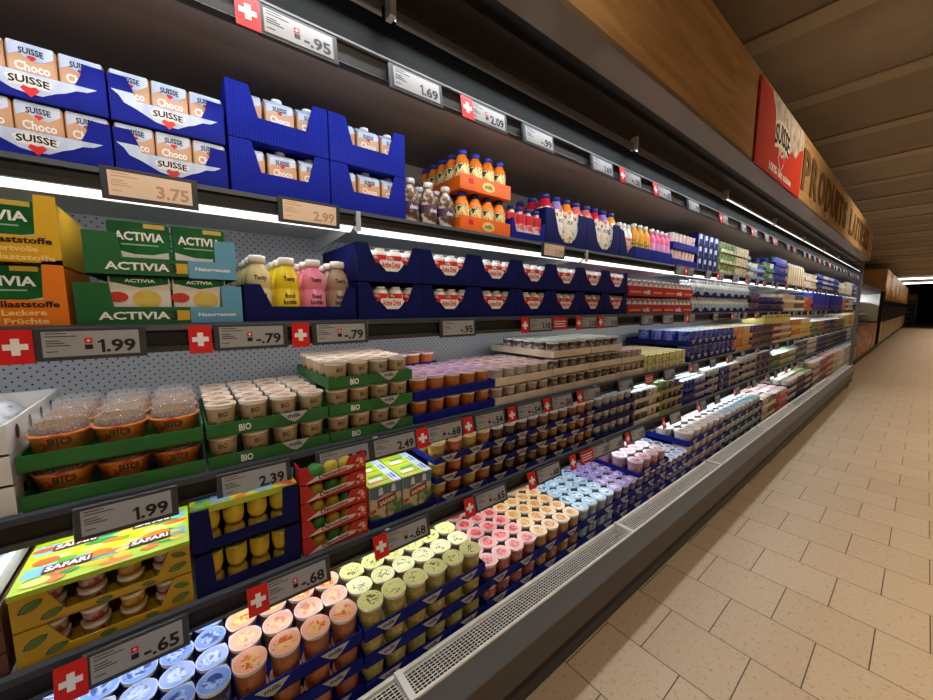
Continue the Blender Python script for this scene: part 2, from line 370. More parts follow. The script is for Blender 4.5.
# strip lamps (their own housings; the lamps themselves are area lights)
def strip(name, x, z, y0, y1, w, power, color, rot=(0, 0, 0), spread=None):
    L = bpy.data.lights.new(name, 'AREA'); L.shape = 'RECTANGLE'; L.size = w; L.size_y = y1 - y0; L.energy = power; L.color = color
    if spread: L.spread = spread
    o = bpy.data.objects.new(name, L); COL.objects.link(o); o.location = (x, (y0 + y1) / 2, z); o.rotation_euler = rot
    return o
COOL = (.93, .97, 1.0)
EMD, b_, n_, l_ = base_mat('led_diffuser', .5); b_.inputs['Emission Color'].default_value = (1, .97, .95, 1); b_.inputs['Emission Strength'].default_value = 1.5
BAF = MB()
for a, b in zip(MOD[:-1], MOD[1:]):
    f = (b - a) / 1.25
    m = MB(); m.ext_y([(-1.163, 1.7075), (-1.183, 1.6935), (-1.185, 1.6965), (-1.165, 1.7105)], a + .012, b - .012, EMD); cpart('lamp_diffuser', m)
    m = MB(); m.box(-.924, -.914, a + .025, b - .025, 2.187, 2.189, EMD); cpart('lamp_diffuser', m)
    strip('shelf_lamp', -1.205, 1.728, a + .01, b - .01, .012, 1.5 * f, (1, .97, .95), (0, math.radians(12), 0))
    strip('shelf_lamp', -1.20, 1.41 - .03, a + .01, b - .01, .018, 1.5 * f, (1, .96, .92), (0, math.radians(25), 0))
    strip('shelf_lamp', -1.13, 1.04 - .03, a + .01, b - .01, .018, 1.9 * f, COOL, (0, math.radians(0), 0))
    strip('shelf_lamp', -1.07, .76 - .03, a + .01, b - .01, .018, 1.35 * f, COOL, (0, math.radians(-8), 0))
    strip('canopy_lamp', -.920, 2.184, a + .02, b - .02, .010, 3.0 * f, COOL, (0, math.radians(4), 0), math.radians(130))
    strip('canopy_lamp', -.992, 2.088, a + .02, b - .02, .014, 2.2 * f, COOL, (0, math.radians(45), 0))  # unseen lamp added behind the rail to brighten the top shelf
    zb = 2.168 if b < 2.99 else 2.182
    m = MB(); m.box(-.908, -.906, a + .02, b - .02, 2.168, 2.20, mat((120, 126, 136), .3, .6))
    if b < 2.99: cpart('added_baffle', m)  # baffle added to hide the near canopy lamps from view

# wooden fascia with lettering
WOODM, b_, n_, l_ = base_mat('oak_veneer', .42)
v_ = coords(n_, l_, (6, .7, 9)); t_ = n_.new('ShaderNodeTexNoise'); t_.inputs['Scale'].default_value = 2.2; t_.inputs['Detail'].default_value = 6; t_.inputs['Distortion'].default_value = 1.2
l_.new(v_, t_.inputs['Vector']); r_ = ramp(n_, [(.2, (150, 114, 72)), (.5, (184, 146, 98)), (.8, (204, 168, 118))]); l_.new(t_.outputs['Fac'], r_.inputs['Fac']); l_.new(r_.outputs['Color'], b_.inputs['Base Color'])
fas = thing('wooden_fascia', 'oak-veneered fascia board above the dairy chiller with dark lettering', 'fascia', (-.74, 4, 2.5))
fb = MB(); fb.box(-.06, .05, Y0 - 4, Y1 - .1 - 4, -.21, .255, WOODM); part('board', fb, fas)
LET = mat((112, 82, 50), .6)
y = 3.82
for ch, w in zip('PRODUITS LAITIERS', [.27, .28, .3, .28, .27, .11, .26, .26, .2, .24, .29, .11, .26, .11, .26, .28, .26]):
    if ch != ' ':
        t = MB(); vs, fs = text_geo(ch)
        t.add([(.056, (a + .5) * w, b * .30 + .01) for a, b in vs], fs, LET)
        n0 = len(vs); t.add([(.0505, (a + .5) * w, b * .30 + .01) for a, b in vs], [f[::-1] for f in fs], LET)
        part('letter', t, fas, (0, y - 4, .0))
    y += w + .055
sg = thing('promotional_sign', 'red square sign with pale mountain and shield on the wooden fascia', 'sign', (-.676, 2.60, 2.275))
m = MB(); m.box(-.008, 0, 0, 1.12, -.005, .445, mat((196, 52, 36), .45)); part('sign_board', m, sg)
pk = [(.20, .445), (.24, .40), (.28, .37), (.31, .31), (.36, .28), (.42, .14), (.50, .18), (.56, .15), (.64, .20), (.72, .24), (.82, .22), (.92, .30), (1.02, .33), (1.02, .445)]
m = MB(); m.poly([(a * 1.098, b) for a, b in pk[::-1]], .0015, noise_mat('mountain_print', [(.35, (150, 140, 128)), (.65, (205, 196, 180))], 14, .6)); part('mountain_print', m, sg)
m = MB()
m.poly([(.33, .31), (.40, .33), (.50, .34), (.62, .33), (.72, .30), (.70, .17), (.58, .19), (.48, .19), (.35, .16)][::-1], .0025, mat((222, 214, 200), .6))
m.text('SUISSE', .525, .235, .36, .12, INK, x=.0035, bend=.03)
m.poly([(.525, .04), (.44, .12), (.46, .17), (.52, .15), (.58, .17), (.61, .12)], .003, mat((200, 190, 176), .6))
m.poly([(.525, .06), (.46, .12), (.475, .15), (.52, .13), (.575, .15), (.595, .12)], .004, RED)
part('emblem', m, sg)
m = MB(); m.text('100% lait suisse', .55, .045, .56, .05, WHITE, x=.002); m.v = [(a, b, c - .005) for a, b, c in m.v]
part('slogan', m, sg)

# ------------------------------------------------------------------ price tags and flag cards
def flag_mesh():
    m = MB(); m.box(-.0015, 0, -.023, .023, -.034, .034, RED)
    a, c = .0058, .0165; m.poly([(-a, -c), (a, -c), (a, -a), (c, -a), (c, a), (a, a), (a, c), (-a, c), (-a, a), (-c, a), (-c, -a), (-a, -a)], .0006, WHITE); return m
def case_mesh(w=.17):
    m = MB(); m.bevbox(-.010, 0, -w / 2, w / 2, -.034, .034, TAGF, .002)
    return m
def disp_mesh(price, warm, ch, w=.17):
    m = MB(); sc = SCREEN_LIT if warm else SCREEN
    m.box(0, .0008, -w / 2 + .012, w / 2 - .012, -.026, .026, sc)
    ink = mat((196, 160, 130), .5) if warm else INK  # ink paled as well, as if washed out by the strip lamp
    big = .060 if len(price) > 3 else .056
    if price[0] == '1':
        m.text(price[1:], w / 2 - .018 - big * .40, -.007, big * .80, .028, ink, x=.0012)
        y1 = w / 2 - .018 - big * .90
        m.poly([(y1 - .001, -.021), (y1 + .0045, -.021), (y1 + .0045, .007), (y1, .007), (y1 - .007, .002), (y1 - .0055, -.001), (y1 - .001, .0015)], .0012, ink)
    else: m.text(price, w / 2 - .018 - big / 2, -.007, big, .028, ink, x=.0012)
    for i, (l, zz) in enumerate([(.03, .021), (.045, .015), (.02, .006), (.026, .001), (.034, -.004), (.016, -.016)]):
        m.box(.0008, .0011, -w / 2 + .017, -w / 2 + .017 + l, zz, zz + .0016, ink)
    if ch and not warm:
        y = w / 2 - .026 - big - .006
        m.box(.0008, .0012, y - .006, y + .006, .0, .011, RED); m.box(.0012, .0014, y - .001, y + .001, .0025, .0085, WHITE); m.box(.0012, .0014, y - .003, y + .003, .0045, .0065, WHITE)
        m.box(.0008, .0012, y - .006, y + .006, -.013, -.003, ink)
    return m
RAILS = {0: ('canopy rail', -.944, 2.062, 9), 1: ('top shelf rail', -1.140, 1.722, -3), 2: ('second shelf rail', -1.110, 1.376, 3), 3: ('third shelf rail', -1.060, 1.004, 10), 4: ('lowest shelf rail', -.990, .724, 14)}
def tag(rail, y, price, warm=False, ch=False, i=0, w=.17, grp=None):
    nm, x, z, tl = RAILS[rail]
    t = thing('price_tag', ('electronic price tag reading %s on the %s, %s' % (price, nm, nth(i))) if not grp else grp[0], 'price tag', (x + .010, y, z), group=grp[1] if grp else 'electronic price tags', ry=-math.radians(tl))
    part('tag_frame', cached(('case', w), lambda: case_mesh(w), 'tag_frame'), t)
    part('tag_display', cached(('disp', price, warm, ch, w), lambda: disp_mesh(price, warm, ch, w), 'tag_display'), t)
def flag(rail, y, i, grp=None):
    nm, x, z, tl = RAILS[rail]
    thing('flag_card', ('red card with white cross on the %s, %s' % (nm, nth(i))) if not grp else grp[0], 'sign', (x + .013, y, z - .002), group=grp[1] if grp else 'red cards with white cross', mesh=cached('flag', flag_mesh, 'flag_card'), ry=-math.radians(tl) + random.uniform(-.03, .03))
def promo(rail, y, i):
    nm, x, z, tl = RAILS[rail]
    m = cached('promo', lambda: MB().box(-.0015, 0, -.055, .055, -.03, .03, mat((186, 40, 38), .45)).box(0, .0005, -.045, .045, .008, .012, WHITE).box(0, .0005, -.045, .035, -.004, 0, WHITE).box(0, .0005, -.045, .040, -.016, -.012, WHITE), 'promo_card')
    thing('promotion_card', 'plain red promotion card beside a price tag on the %s, %s' % (nm, nth(i)), 'sign', (x + .012, y, z), group='red promotion cards', mesh=m, ry=-math.radians(tl))
TAGS = {
 0: ([.159, .742, 1.66, 1.99], [(.262, '-.95', 1), (.567, '1.69', 0), (.83, '2.09', 1), (1.08, '-.99', 0), (1.50, '1.69', 0), (1.76, '-.50', 1), (2.10, '-.55', 1), (2.50, '-.99', 0)], []),
 1: ([], [(-.025, '3.75', 0), (.322, '2.99', 0), (1.43, '2.99', 0), (2.87, '1.69', 0)], []),
 2: ([-.252, .040, .270, 1.20, 1.60, 1.80], [(-.145, '1.99', 1), (.152, '-.79', 1), (.388, '-.79', 1), (.835, '-.95', 0), (1.31, '1.10', 0), (1.69, '1.10', 0), (1.90, '1.10', 0), (2.34, '1.95', 0), (2.64, '1.95', 0)], [1.45]),
 3: ([.636, .84, 1.075, 1.305, 1.56], [(-.115, '1.99', 0), (.130, '2.39', 0), (.366, '3.09', 0), (.533, '2.49', 0), (.735, '-.68', 1), (.955, '-.54', 1), (1.19, '-.54', 1), (1.42, '-.50', 1), (1.67, '-.50', 0), (2.02, '-.68', 0), (2.60, '1.20', 0)], [2.30]),
 4: ([-.215, .108, .440, .79, 1.13, 1.42, 1.93, 2.38], [(-.115, '-.65', 1), (.202, '-.68', 1), (.533, '-.68', 1), (.90, '-.65', 1), (1.245, '-.68', 0), (1.66, '-.50', 0), (1.80, '-.65', 0), (2.05, '1.25', 0), (2.56, '1.40', 0)], [1.535]),
}
for rl, (fl, tg, pr) in TAGS.items():
    for i, y in enumerate(fl): flag(rl, y, i)
    for i, (y, p, ch) in enumerate(tg): tag(rl, y, p, warm=(rl == 1 and y < 2), ch=bool(ch), i=i)
    for i, y in enumerate(pr): promo(rl, y, i)
    y = 3.05
    k = 0
    while y < 9.3:
        nm = RAILS[rl][0]
        g = ('small pale price tag far along the %s' % nm, 'far price tags on the %s' % nm)
        tag(rl, y, '1.%d5' % ((k * 3) % 9 + 1), i=k, w=.12, grp=g)
        if k % 2 == 0: flag(rl, y - .095, 0, grp=('red card with white cross far along the %s' % nm, 'far red cross cards on the %s' % nm))
        y += random.choice([.3, .36, .42, .5]); k += 1

# ------------------------------------------------------------------ trays
TH = .004
def tray_mesh(w, d, outline, hs, m, extra=None, hb=None, holes=False):
    """open cardboard tray; origin at the middle of its front bottom edge; outline = front wall in (y,z) from its left end"""
    b = MB(); hb = hb or hs
    b.box(-d, 0, -w / 2, w / 2, 0, .003, m)
    b.plate_x(outline, -TH, 0, m)
    b.box(-d, -TH, -w / 2, -w / 2 + TH, .003, hs, m); b.box(-d, -TH, w / 2 - TH, w / 2, .003, hs, m)
    b.box(-d, -d + TH, -w / 2 + TH, w / 2 - TH, .003, hb, m)
    if extra: extra(b)
    return b
def flat(w, h): return [(-w / 2, 0), (w / 2, 0), (w / 2, h), (-w / 2, h)]
def tray(name, label, x, y0, y1, z, d, outline_fn, hs, m, key, extra=None, hb=None, group=None, extra_part=None, cat='tray'):
    w = y1 - y0 - .002
    t = thing(name, label, cat, (x, (y0 + y1) / 2, z), group=group)
    part('tray_body', cached(('tray', key, round(w, 3), round(d, 3), m.name), lambda: tray_mesh(w, d, outline_fn(w), hs, m, extra, hb), 'tray_body'), t)
    if extra_part:
        for nm, k, fn in extra_part: part(nm, cached((k, round(w, 3)), lambda: fn(w), nm), t)
    return t
def tab_mesh():
    m = MB()
    m.plate_x([(-.036, .015), (.036, .015), (.014, -.006), (0, -.013), (-.014, -.006)], 0, .001, mat((176, 176, 172), .5))
    m.text('milk', 0, .006, .036, .012, mat((40, 50, 110), .5), x=.0015); return m
def add_tabs(t, w, n, z=0.0):
    for i in range(n): part('label_tab', cached('tab', tab_mesh, 'label_tab'), t, (0.0005, -w / 2 + w * (i + .5) / n, z))

# ------------------------------------------------------------------ cups
CUPT = {}
def cup_type(k, r, h, body, band, blob, lid, lmid, lblob, text=None, taper=.82, tcol=None, lines=False):
    CUPT[k] = dict(r=r, h=h, b=body_mat('cup_wall_' + k, body, band, blob, h), l=lid_mat('cup_lid_' + k, lid, lmid, lblob, r, lines), body=body, lid=lid, t=text, taper=taper, tc=tcol)
def cup_body(k):
    c = CUPT[k]; r, h = c['r'], c['h']; m = MB()
    m.lathe([(r * c['taper'], 0), (r * (c['taper'] + .02), h * .06), (r * .965, h - .008)], c['b'], 18, cap1=False)
    m.lathe([(r * .965, h - .008), (r * 1.0, h - .006), (r * 1.0, h - .001)], WHITE, 18, cap0=False)
    if c['t']:
        m.text(c['t'], 0, h * .70, r * .62, h * .18, c['tc'] or INK, R=r * .935)
    return m
def cup_lid(k):
    c = CUPT[k]; r = c['r'] * 1.03; n = 24; m = MB()
    ring = []
    for i in range(n):
        a = 2 * PI * i / n; rr = r
        d = abs((a - .785 + PI) % (2 * PI) - PI)
        if d < .42: rr = r * (1 + .17 * (1 - d / .42))
        ring.append((rr * math.cos(a), rr * math.sin(a)))
    v = [(x, y, -.0012) for x, y in ring] + [(x, y, .0004) for x, y in ring] + [(x * .9, y * .9, 0) for x, y in ring]
    f = [(i, (i + 1) % n, (i + 1) % n + n, i + n) for i in range(n)] + [(i + n, (i + 1) % n + n, (i + 1) % n + 2 * n, i + 2 * n) for i in range(n)] + [tuple(range(2 * n, 3 * n)), tuple(range(n - 1, -1, -1))]
    m.add(v, f, c['l'])
    return m
def cup(k, label, x, y, z, group, rz=0, cat='yogurt cup', name='yogurt_cup'):
    c = CUPT[k]
    rz = random.uniform(-.15, .15) if c['t'] else random.choice((0, .5, 1, 1.5)) * PI + random.uniform(-.14, .14)
    t = thing(name, label, cat, (x, y, z), rz, group)
    part('cup_body', cached(('cb', k), lambda: cup_body(k), 'cup_body'), t)
    l = part('lid', cached(('cl', k), lambda: cup_lid(k), 'lid'), t, (0, 0, c['h'] + .0016))
    return t
def cups(k, desc, yc, n, dy, xc, rows, dx, zs, rows_low=1, cat='yogurt cup', name='yogurt_cup', group=None, jit=.0012, order=None, rmax=1.2):
    """zs = tray floor heights from the top layer down"""
    for ti, z in enumerate(zs):
        for r in range(rows if ti == 0 else rows_low):
            for i in range(n):
                kk = k if not order else order[i % len(order)]
                ds = desc if not order else desc[i % len(order)]
                if ti == 0: lb = '%s, top layer, %s, %s' % (ds, rown(r), nth(i, n))
                else: lb = '%s, %s, %s, %s' % (ds, lay(ti, 3), rown(r), nth(i, n))
                cup(kk, lb, xc - r * dx + random.uniform(-jit, jit), yc + i * dy + random.uniform(-jit, jit), z + .0032, group or desc, random.uniform(-rmax, rmax), cat, name)

W_ = (242, 240, 232)
cup_type('frost', .0312, .080, (40, 50, 110), (200, 210, 235), (30, 42, 120), (120, 150, 220), (150, 176, 232), (60, 76, 140))
cup_type('peach', .0345, .080, (196, 118, 74), (214, 138, 90), (196, 80, 26), (238, 166, 134), (240, 180, 100), (208, 86, 40))
cup_type('vanilla', .0345, .080, (196, 184, 100), (226, 214, 130), (206, 186, 66), (224, 216, 132), (228, 222, 150), (80, 86, 26), lines=True)
cup_type('strawb', .0345, .076, (196, 106, 94), (226, 140, 120), (190, 50, 50), (232, 168, 160), (222, 92, 86), (196, 54, 54))
cup_type('apricot', .0345, .076, (196, 136, 74), (226, 176, 110), (214, 126, 40), (234, 200, 146), (222, 152, 72), (196, 116, 44))
cup_type('stracc', .0345, .076, (150, 180, 204), (206, 218, 230), (120, 166, 206), (160, 200, 226), (210, 226, 236), (90, 90, 84))
cup_type('berry', .0345, .076, (96, 78, 140), (150, 134, 186), (64, 44, 116), (140, 118, 186), (196, 184, 216), (70, 44, 126))
cup_type('pinktub', .040, .068, (220, 160, 176), (230, 184, 194), (206, 104, 134), (240, 216, 222), (230, 170, 190), (206, 90, 126))
cup_type('dkblue', .034, .070, (90, 96, 130), (200, 204, 214), (40, 50, 110), (208, 216, 232), (150, 164, 210), (50, 60, 130))
cup_type('whitetub', .056, .075, (230, 220, 208), (236, 230, 222), (220, 160, 160), (236, 232, 226), (226, 200, 184), (196, 130, 116))
cup_type('cyantub', .056, .075, (208, 226, 232), (230, 236, 236), (140, 190, 214), (218, 234, 240), (160, 206, 226), (90, 150, 190))
cup_type('bio', .034, .074, (206, 178, 138), (212, 186, 148), (140, 100, 60), (226, 204, 184), (206, 160, 130), (120, 110, 90), 'BIO', .8, mat((40, 60, 30), .5))
cup_type('orangep', .034, .074, (216, 122, 52), (220, 126, 56), (190, 84, 36), (190, 150, 186), (120, 80, 150), (206, 120, 70), None, .8)
cup_type('redcr', .032, .070, (206, 192, 180), (226, 214, 204), (160, 40, 46), (206, 170, 176), (170, 90, 110), (130, 40, 60))
cup_type('darkcr', .032, .072, (96, 80, 76), (206, 198, 190), (60, 40, 36), (150, 166, 160), (100, 130, 90), (50, 60, 70))
cup_type('dessY', .0335, .064, (216, 176, 60), (226, 196, 100), (190, 130, 40), (236, 222, 130), (226, 196, 90), (196, 150, 60))
cup_type('dessR', .0335, .064, (206, 104, 56), (220, 136, 90), (180, 50, 40), (230, 176, 130), (220, 130, 90), (190, 60, 50))
cup_type('dessO', .0335, .064, (210, 140, 56), (226, 166, 90), (190, 100, 30), (236, 196, 110), (230, 176, 90), (196, 100, 50))
cup_type('dessB', .0335, .064, (92, 66, 58), (136, 102, 86), (54, 34, 30), (206, 196, 188), (150, 120, 106), (80, 54, 46))
cup_type('dessC', .0335, .064, (166, 118, 78), (186, 144, 104), (96, 62, 46), (216, 208, 196), (176, 146, 120), (110, 70, 50))
cup_type('pale', .036, .066, (200, 208, 220), (216, 222, 232), (130, 150, 190), (216, 226, 236), (170, 196, 224), (100, 140, 190))

# ---------------- deck (bottom) ----------------
def cup_trays(word, y0, y1, x, zs, d, h, m, ntab, key, group, tab=True, seg=None):
    seg = seg or 1
    for ti, z in enumerate(zs):
        for s in range(seg):
            a = y0 + (y1 - y0) * s / seg; b = y0 + (y1 - y0) * (s + 1) / seg
            lb = '%s, %s' % (word, lay(ti, len(zs))) + (', %s' % nth(s, seg) if seg > 1 else '')
            t = tray('cardboard_tray', lb, x, a, b, z, d, lambda w: flat(w, h), h, m, ('ct', key, h), group=group)
            if tab: add_tabs(t, b - a, ntab, h * .42)
DZ = .078
Z3 = [.556, .478, .400]; L3 = [.484, .406, .330]
cup_trays('blue cardboard tray of pale blue lidded yogurt cups at bottom left', -.42, .036, -.862, [.556, .478, .400], .42, .036, BLUE, 3, 'dk', 'blue trays in the bottom of the case')
cups('frost', 'pale blue lidded yogurt cup at bottom left', -.381, 7, .0645, -.897, 5, .066, Z3[:2], group='pale blue lidded yogurt cups', rmax=.8)
cup_trays('blue cardboard tray of peach yogurt cups', .039, .328, -.862, Z3, .34, .036, BLUE, 2, 'dk', 'blue trays in the bottom of the case')
cups('peach', 'peach yogurt cup with orange lid', .075, 4, .0728, -.902, 4, .072, Z3, group='peach yogurt cups')
cup_trays('blue cardboard tray of vanilla yogurt cups', .330, .760, -.855, Z3, .36, .036, BLUE, 3, 'dk', 'blue trays in the bottom of the case')
cups('vanilla', 'vanilla yogurt cup with yellow lid', .365, 6, .0713, -.892, 4, .072, Z3, group='vanilla yogurt cups')
cup_trays('blue cardboard tray of strawberry yogurt cups', .762, 1.036, -.855, L3, .40, .036, BLUE, 2, 'dk', 'blue trays in the bottom of the case')
cups('strawb', 'strawberry yogurt cup with pink lid', .797, 4, .0690, -.890, 5, .072, L3[:2], group='strawberry yogurt cups')
cup_trays('blue cardboard tray of apricot yogurt cups', 1.038, 1.322, -.855, L3, .40, .036, BLUE, 2, 'dk', 'blue trays in the bottom of the case')
cups('apricot', 'apricot yogurt cup with pale orange lid', 1.073, 4, .0712, -.890, 5, .072, L3[:2], group='apricot yogurt cups')
cup_trays('blue cardboard tray of yogurt cups with white and brown lids', 1.324, 1.608, -.855, L3, .40, .036, BLUE, 2, 'dk', 'blue trays in the bottom of the case')
cups('stracc', 'blue lidded yogurt cup with brown centre', 1.359, 4, .0712, -.890, 5, .072, L3[:2], group='blue and brown lidded yogurt cups')
cup_trays('blue cardboard tray of purple berry yogurt cups', 1.610, 2.18, -.855, L3, .40, .036, BLUE, 4, 'dk', 'blue trays in the bottom of the case')
cups('berry', 'berry yogurt cup with purple lid', 1.645, 8, .0712, -.890, 5, .072, L3[:2], group='berry yogurt cups')
cup_trays('blue cardboard tray of pink yogurt tubs resting on the purple cups', 1.83, 2.185, -.858, [.565], .40, .022, BLUE, 2, 'pk', 'upper blue trays in the bottom of the case')
cups('pinktub', 'pink yogurt tub in raised blue tray', 1.877, 4, .087, -.905, 4, .088, [.566], group='pink yogurt tubs', name='yogurt_tub', cat='yogurt tub')
cup_trays('blue cardboard tray of small white lidded cups beside pink tubs', 2.19, 2.47, -.855, L3, .40, .036, BLUE, 2, 'dk', 'blue trays in the bottom of the case')
cups('dkblue', 'small blue lidded cup beside the pink tubs', 2.225, 4, .070, -.890, 5, .072, L3[:2], group='small white and blue lidded cups')
cup_trays('blue cardboard tray of wide white yogurt tubs', 2.475, 3.19, -.857, [.575, .485, .395], .40, .036, BLUE, 4, 'wt', 'upper blue trays in the bottom of the case')
cups('whitetub', 'wide white yogurt tub with cream lid', 2.535, 6, .118, -.918, 3, .120, [.575, .485, .395], group='wide white yogurt tubs', name='yogurt_tub', cat='yogurt tub')
cup_trays('blue cardboard tray of wide yogurt tubs with icy blue lids', 3.19, 4.13, -.857, [.575, .485, .395], .40, .036, NAVY, 5, 'wt', 'upper blue trays in the bottom of the case')
cups('cyantub', 'wide white yogurt tub with icy blue lid', 3.25, 8, .117, -.918, 3, .120, [.575, .485, .395], group='wide icy blue yogurt tubs', name='yogurt_tub', cat='yogurt tub')

# ---------------- lowest shelf (4) ----------------
Z4 = .7605; X4 = -1.016
SAF = cell_mat('fruit_print', [(0, (150, 200, 40)), (.2, (236, 216, 40)), (.4, (90, 160, 50)), (.52, (240, 130, 40)), (.66, (244, 226, 90)), (.8, (70, 150, 200)), (.88, (226, 60, 50))], 38, .3)
LEAFY = mat((196, 162, 30), .5)
def leaf(m, y, z, L, a, x):
    pts = [(-.5, 0), (-.3, .17), (0, .24), (.3, .16), (.5, 0), (.3, -.16), (0, -.24), (-.3, -.17)]
    for k, (q, c) in enumerate(((1.0, (52, 84, 36)), (.84, (96, 130, 62)))):
        m.poly([(y + L * q * (u * math.cos(a) - v * math.sin(a)), z + L * q * (u * math.sin(a) + v * math.cos(a))) for u, v in pts][::-1], x + k * .0004, mat(c, .5))
    m.poly([(y - .42 * L * math.cos(a), z - .42 * L * math.sin(a)), (y + .42 * L * math.cos(a), z + .42 * L * math.sin(a)), (y + .4 * L * math.cos(a) + .001, z + .4 * L * math.sin(a) - .002)], x + .0009, mat((52, 84, 36), .5))
def leaves(w):
    m = MB()
    for y, z, L, a in ((-w / 2 + .026, .045, .040, .5), (-w / 2 + .052, .018, .036, .35), (w / 2 - .020, .052, .030, -.3), (w / 2 - .024, .024, .036, .3), (-.01, .0085, .028, .1), (.06, .0085, .024, -.1)): leaf(m, y, z, L, a, .0005)
    return m
LEAF = noise_mat('leafy_yellow_cardboard', [(0, (202, 170, 30)), (.52, (210, 178, 34)), (.56, (60, 100, 36)), (.63, (90, 128, 50)), (.66, (206, 174, 34)), (1, (214, 182, 40))], 16, .5, interp='LINEAR')
def window(w, h, y0=.16, y1=.12, zb=.018):
    # front wall with a trapezoid opening cut from the top
    return [(-w / 2, 0), (w / 2, 0), (w / 2, h), (w / 2 - y1 * w, h), (w / 2 - (y1 + .1) * w, zb), (-w / 2 + (y0 + .1) * w, zb), (-w / 2 + y0 * w, h), (-w / 2, h)]
def safari_top(w, d):
    G = mat((176, 206, 40), .4)
    m = MB(); m.box(-d, .002, -w / 2, w / 2, 0, .003, G); m.box(.002, .003, -w / 2, w / 2, -.008, .003, G)
    def spot(x, y, rx, ry, c, z):
        m.add([(x + rx * math.cos(a), y + ry * math.sin(a), z) for a in [k * PI / 6 for k in range(12)]], [tuple(range(12))], mat(c, .4))
    R = random.Random(4)
    for r in range(4):
        x0 = -.004 - r * .088
        m.box(x0 - .078, x0 - .040, -w / 2 + .006, w / 2 - .006, .003, .0034, mat((120, 176, 206), .4))
        for k in range(30): spot(x0 - .006 - R.random() * .074, -w / 2 + .02 + R.random() * (w - .04), .006 + R.random() * .008, .012 + R.random() * .016, R.choice([(232, 120, 40), (226, 200, 40), (60, 140, 50), (226, 90, 50), (240, 220, 120), (90, 160, 50)]), .0036 + k * .00004)
        for c in (-.24 * w, .24 * w):
            m.box(x0 - .066, x0 - .040, c - .036, c + .036, .0052, .0056, mat((96, 30, 40), .4)); vs, fs = text_geo('SAFARI')
            m.add([(x0 - .053 - b * .018, c + a * .064, .0060) for a, b in vs], [f for f in fs], WHITE)
    return m
cup_type('saf', .0225, .0285, (210, 170, 160), (226, 196, 186), (190, 60, 50), (220, 200, 180), (220, 180, 160), (190, 60, 50))
cup_type('safY', .0225, .0285, (214, 176, 50), (226, 196, 70), (200, 140, 40), (220, 200, 120), (220, 190, 100), (200, 150, 40))
for ti, z in enumerate([Z4 + .076, Z4]):
    tray('printed_tray', 'yellow leafy tray of fruit yogurt multipacks on lowest shelf, ' + ('upper' if ti == 0 else 'lower'), X4, -.288, -.016, z, .36, lambda w: window(w, .074), .074, LEAFY, 'saf', group='yellow leafy trays', extra_part=[('printed_leaves', 'leaves', leaves)])
    for lv in range(2):
        for i in range(4):
            k = 'saf' if i != 2 else 'safY'
            t = thing('yogurt_pot', 'small fruit yogurt pot in %s leafy tray, %s pots, %s' % (('upper', 'lower')[ti], ('higher', 'lower')[1 - lv], nth(i, 4)), 'yogurt cup', (X4 - .030, -.242 + i * .060, z + .004 + lv * .0345), group='small fruit yogurt pots in leafy trays')
            part('cup_body', cached(('cb', k), lambda: cup_body(k), 'cup_body'), t); part('lid', cached(('cl', k), lambda: cup_lid(k), 'lid'), t, (0, 0, .0301))
t = thing('multipack_card', 'bright fruit-printed multipack top reading SAFARI on leafy yellow tray', 'yogurt multipack', (X4, -.152, Z4 + .1515), mesh=safari_top(.272, .36).mesh('multipack_card'), group='multipack tops')
# white cartons left of it
for ti in range(3):
    tray('printed_tray', 'brown tray stacked at far left of lowest shelf, %s' % lay(ti, 3), X4, -.60, -.296, Z4 + .047 * (2 - ti), .38, lambda w: flat(w, .045), .045, noise_mat('brown_cardboard', [(.3, (84, 54, 40)), (.7, (104, 68, 50))], 12, .6), 'brn', group='brown trays at far left')
m = MB(); m.box(-.34, -.03, -.13, .13, 0, .034, WHITEC); m.box(-.34, -.031, -.10, .12, .034, .035, noise_mat('silver_print', [(.35, (60, 70, 80)), (.5, (130, 136, 144)), (.65, (190, 196, 204))], 45, .3)); m.box(-.029, -.028, -.12, .12, .004, .03, mat((150, 156, 160), .4))
thing('yogurt_multipack', 'white and silver multipack on top of the brown trays at far left', 'yogurt multipack', (X4, -.436, Z4 + .140), mesh=m.mesh('yogurt_multipack'))
# blue open trays of yellow puddings
def hump(m, r, h, c, col, n=14, z0=0):
    m.lathe([(r * .95, z0), (r, z0 + h * .2), (r * .95, z0 + h * .6), (r * .8, z0 + h * .85), (r * .5, z0 + h)], col, n, c); return m
for ti, z in enumerate([Z4 + .112, Z4]):
    tray('cardboard_tray', 'dark blue open tray of yellow pudding cups on lowest shelf, ' + ('upper' if ti == 0 else 'lower'), X4, -.012, .222, z, .36, lambda w: [(-w / 2, 0), (w / 2, 0), (w / 2, .104), (w / 2 - .036, .104), (w / 2 - .040, .03), (-w / 2 + .040, .026), (-w / 2 + .036, .104), (-w / 2, .104)], .104, NAVY, 'pud', group='dark blue open trays')
    for lv in range(2):
        for i in range(4):
            yy = .024 + i * .052
            lb = 'yellow pudding cup in %s dark blue tray, %s cups, %s' % (('upper', 'lower')[ti], ('lower', 'higher')[lv], nth(i, 4))
            def pud():
                m = MB(); m.lathe([(.013, 0), (.019, .004), (.0225, .016), (.0235, .052)], mat((214, 186, 56), .3), 16); return m
            def pudi():
                m = MB(); m.lathe([(.0235, 0), (.0225, .018), (.018, .026)], mat((206, 178, 60), .3), 16); return m
            def pudl():
                m = MB(); m.lathe([(.0245, 0), (.0245, .003)], mat((190, 190, 90), .4), 14); return m
            t = thing('pudding_cup', lb, 'dessert cup', (X4 - .031, yy, z + .004 + lv * .036), group='yellow pudding cups')
            part('cup_body', cached(('pud', lv), pud if lv else pudi, 'cup_body'), t, (0, 0, 0 if lv else .0035)); part('lid', cached('pudl', pudl, 'lid'), t, (0, 0, .0525 if lv else 0))
m = MB(); m.box(-.34, .0, -.116, .116, 0, .004, SAF)
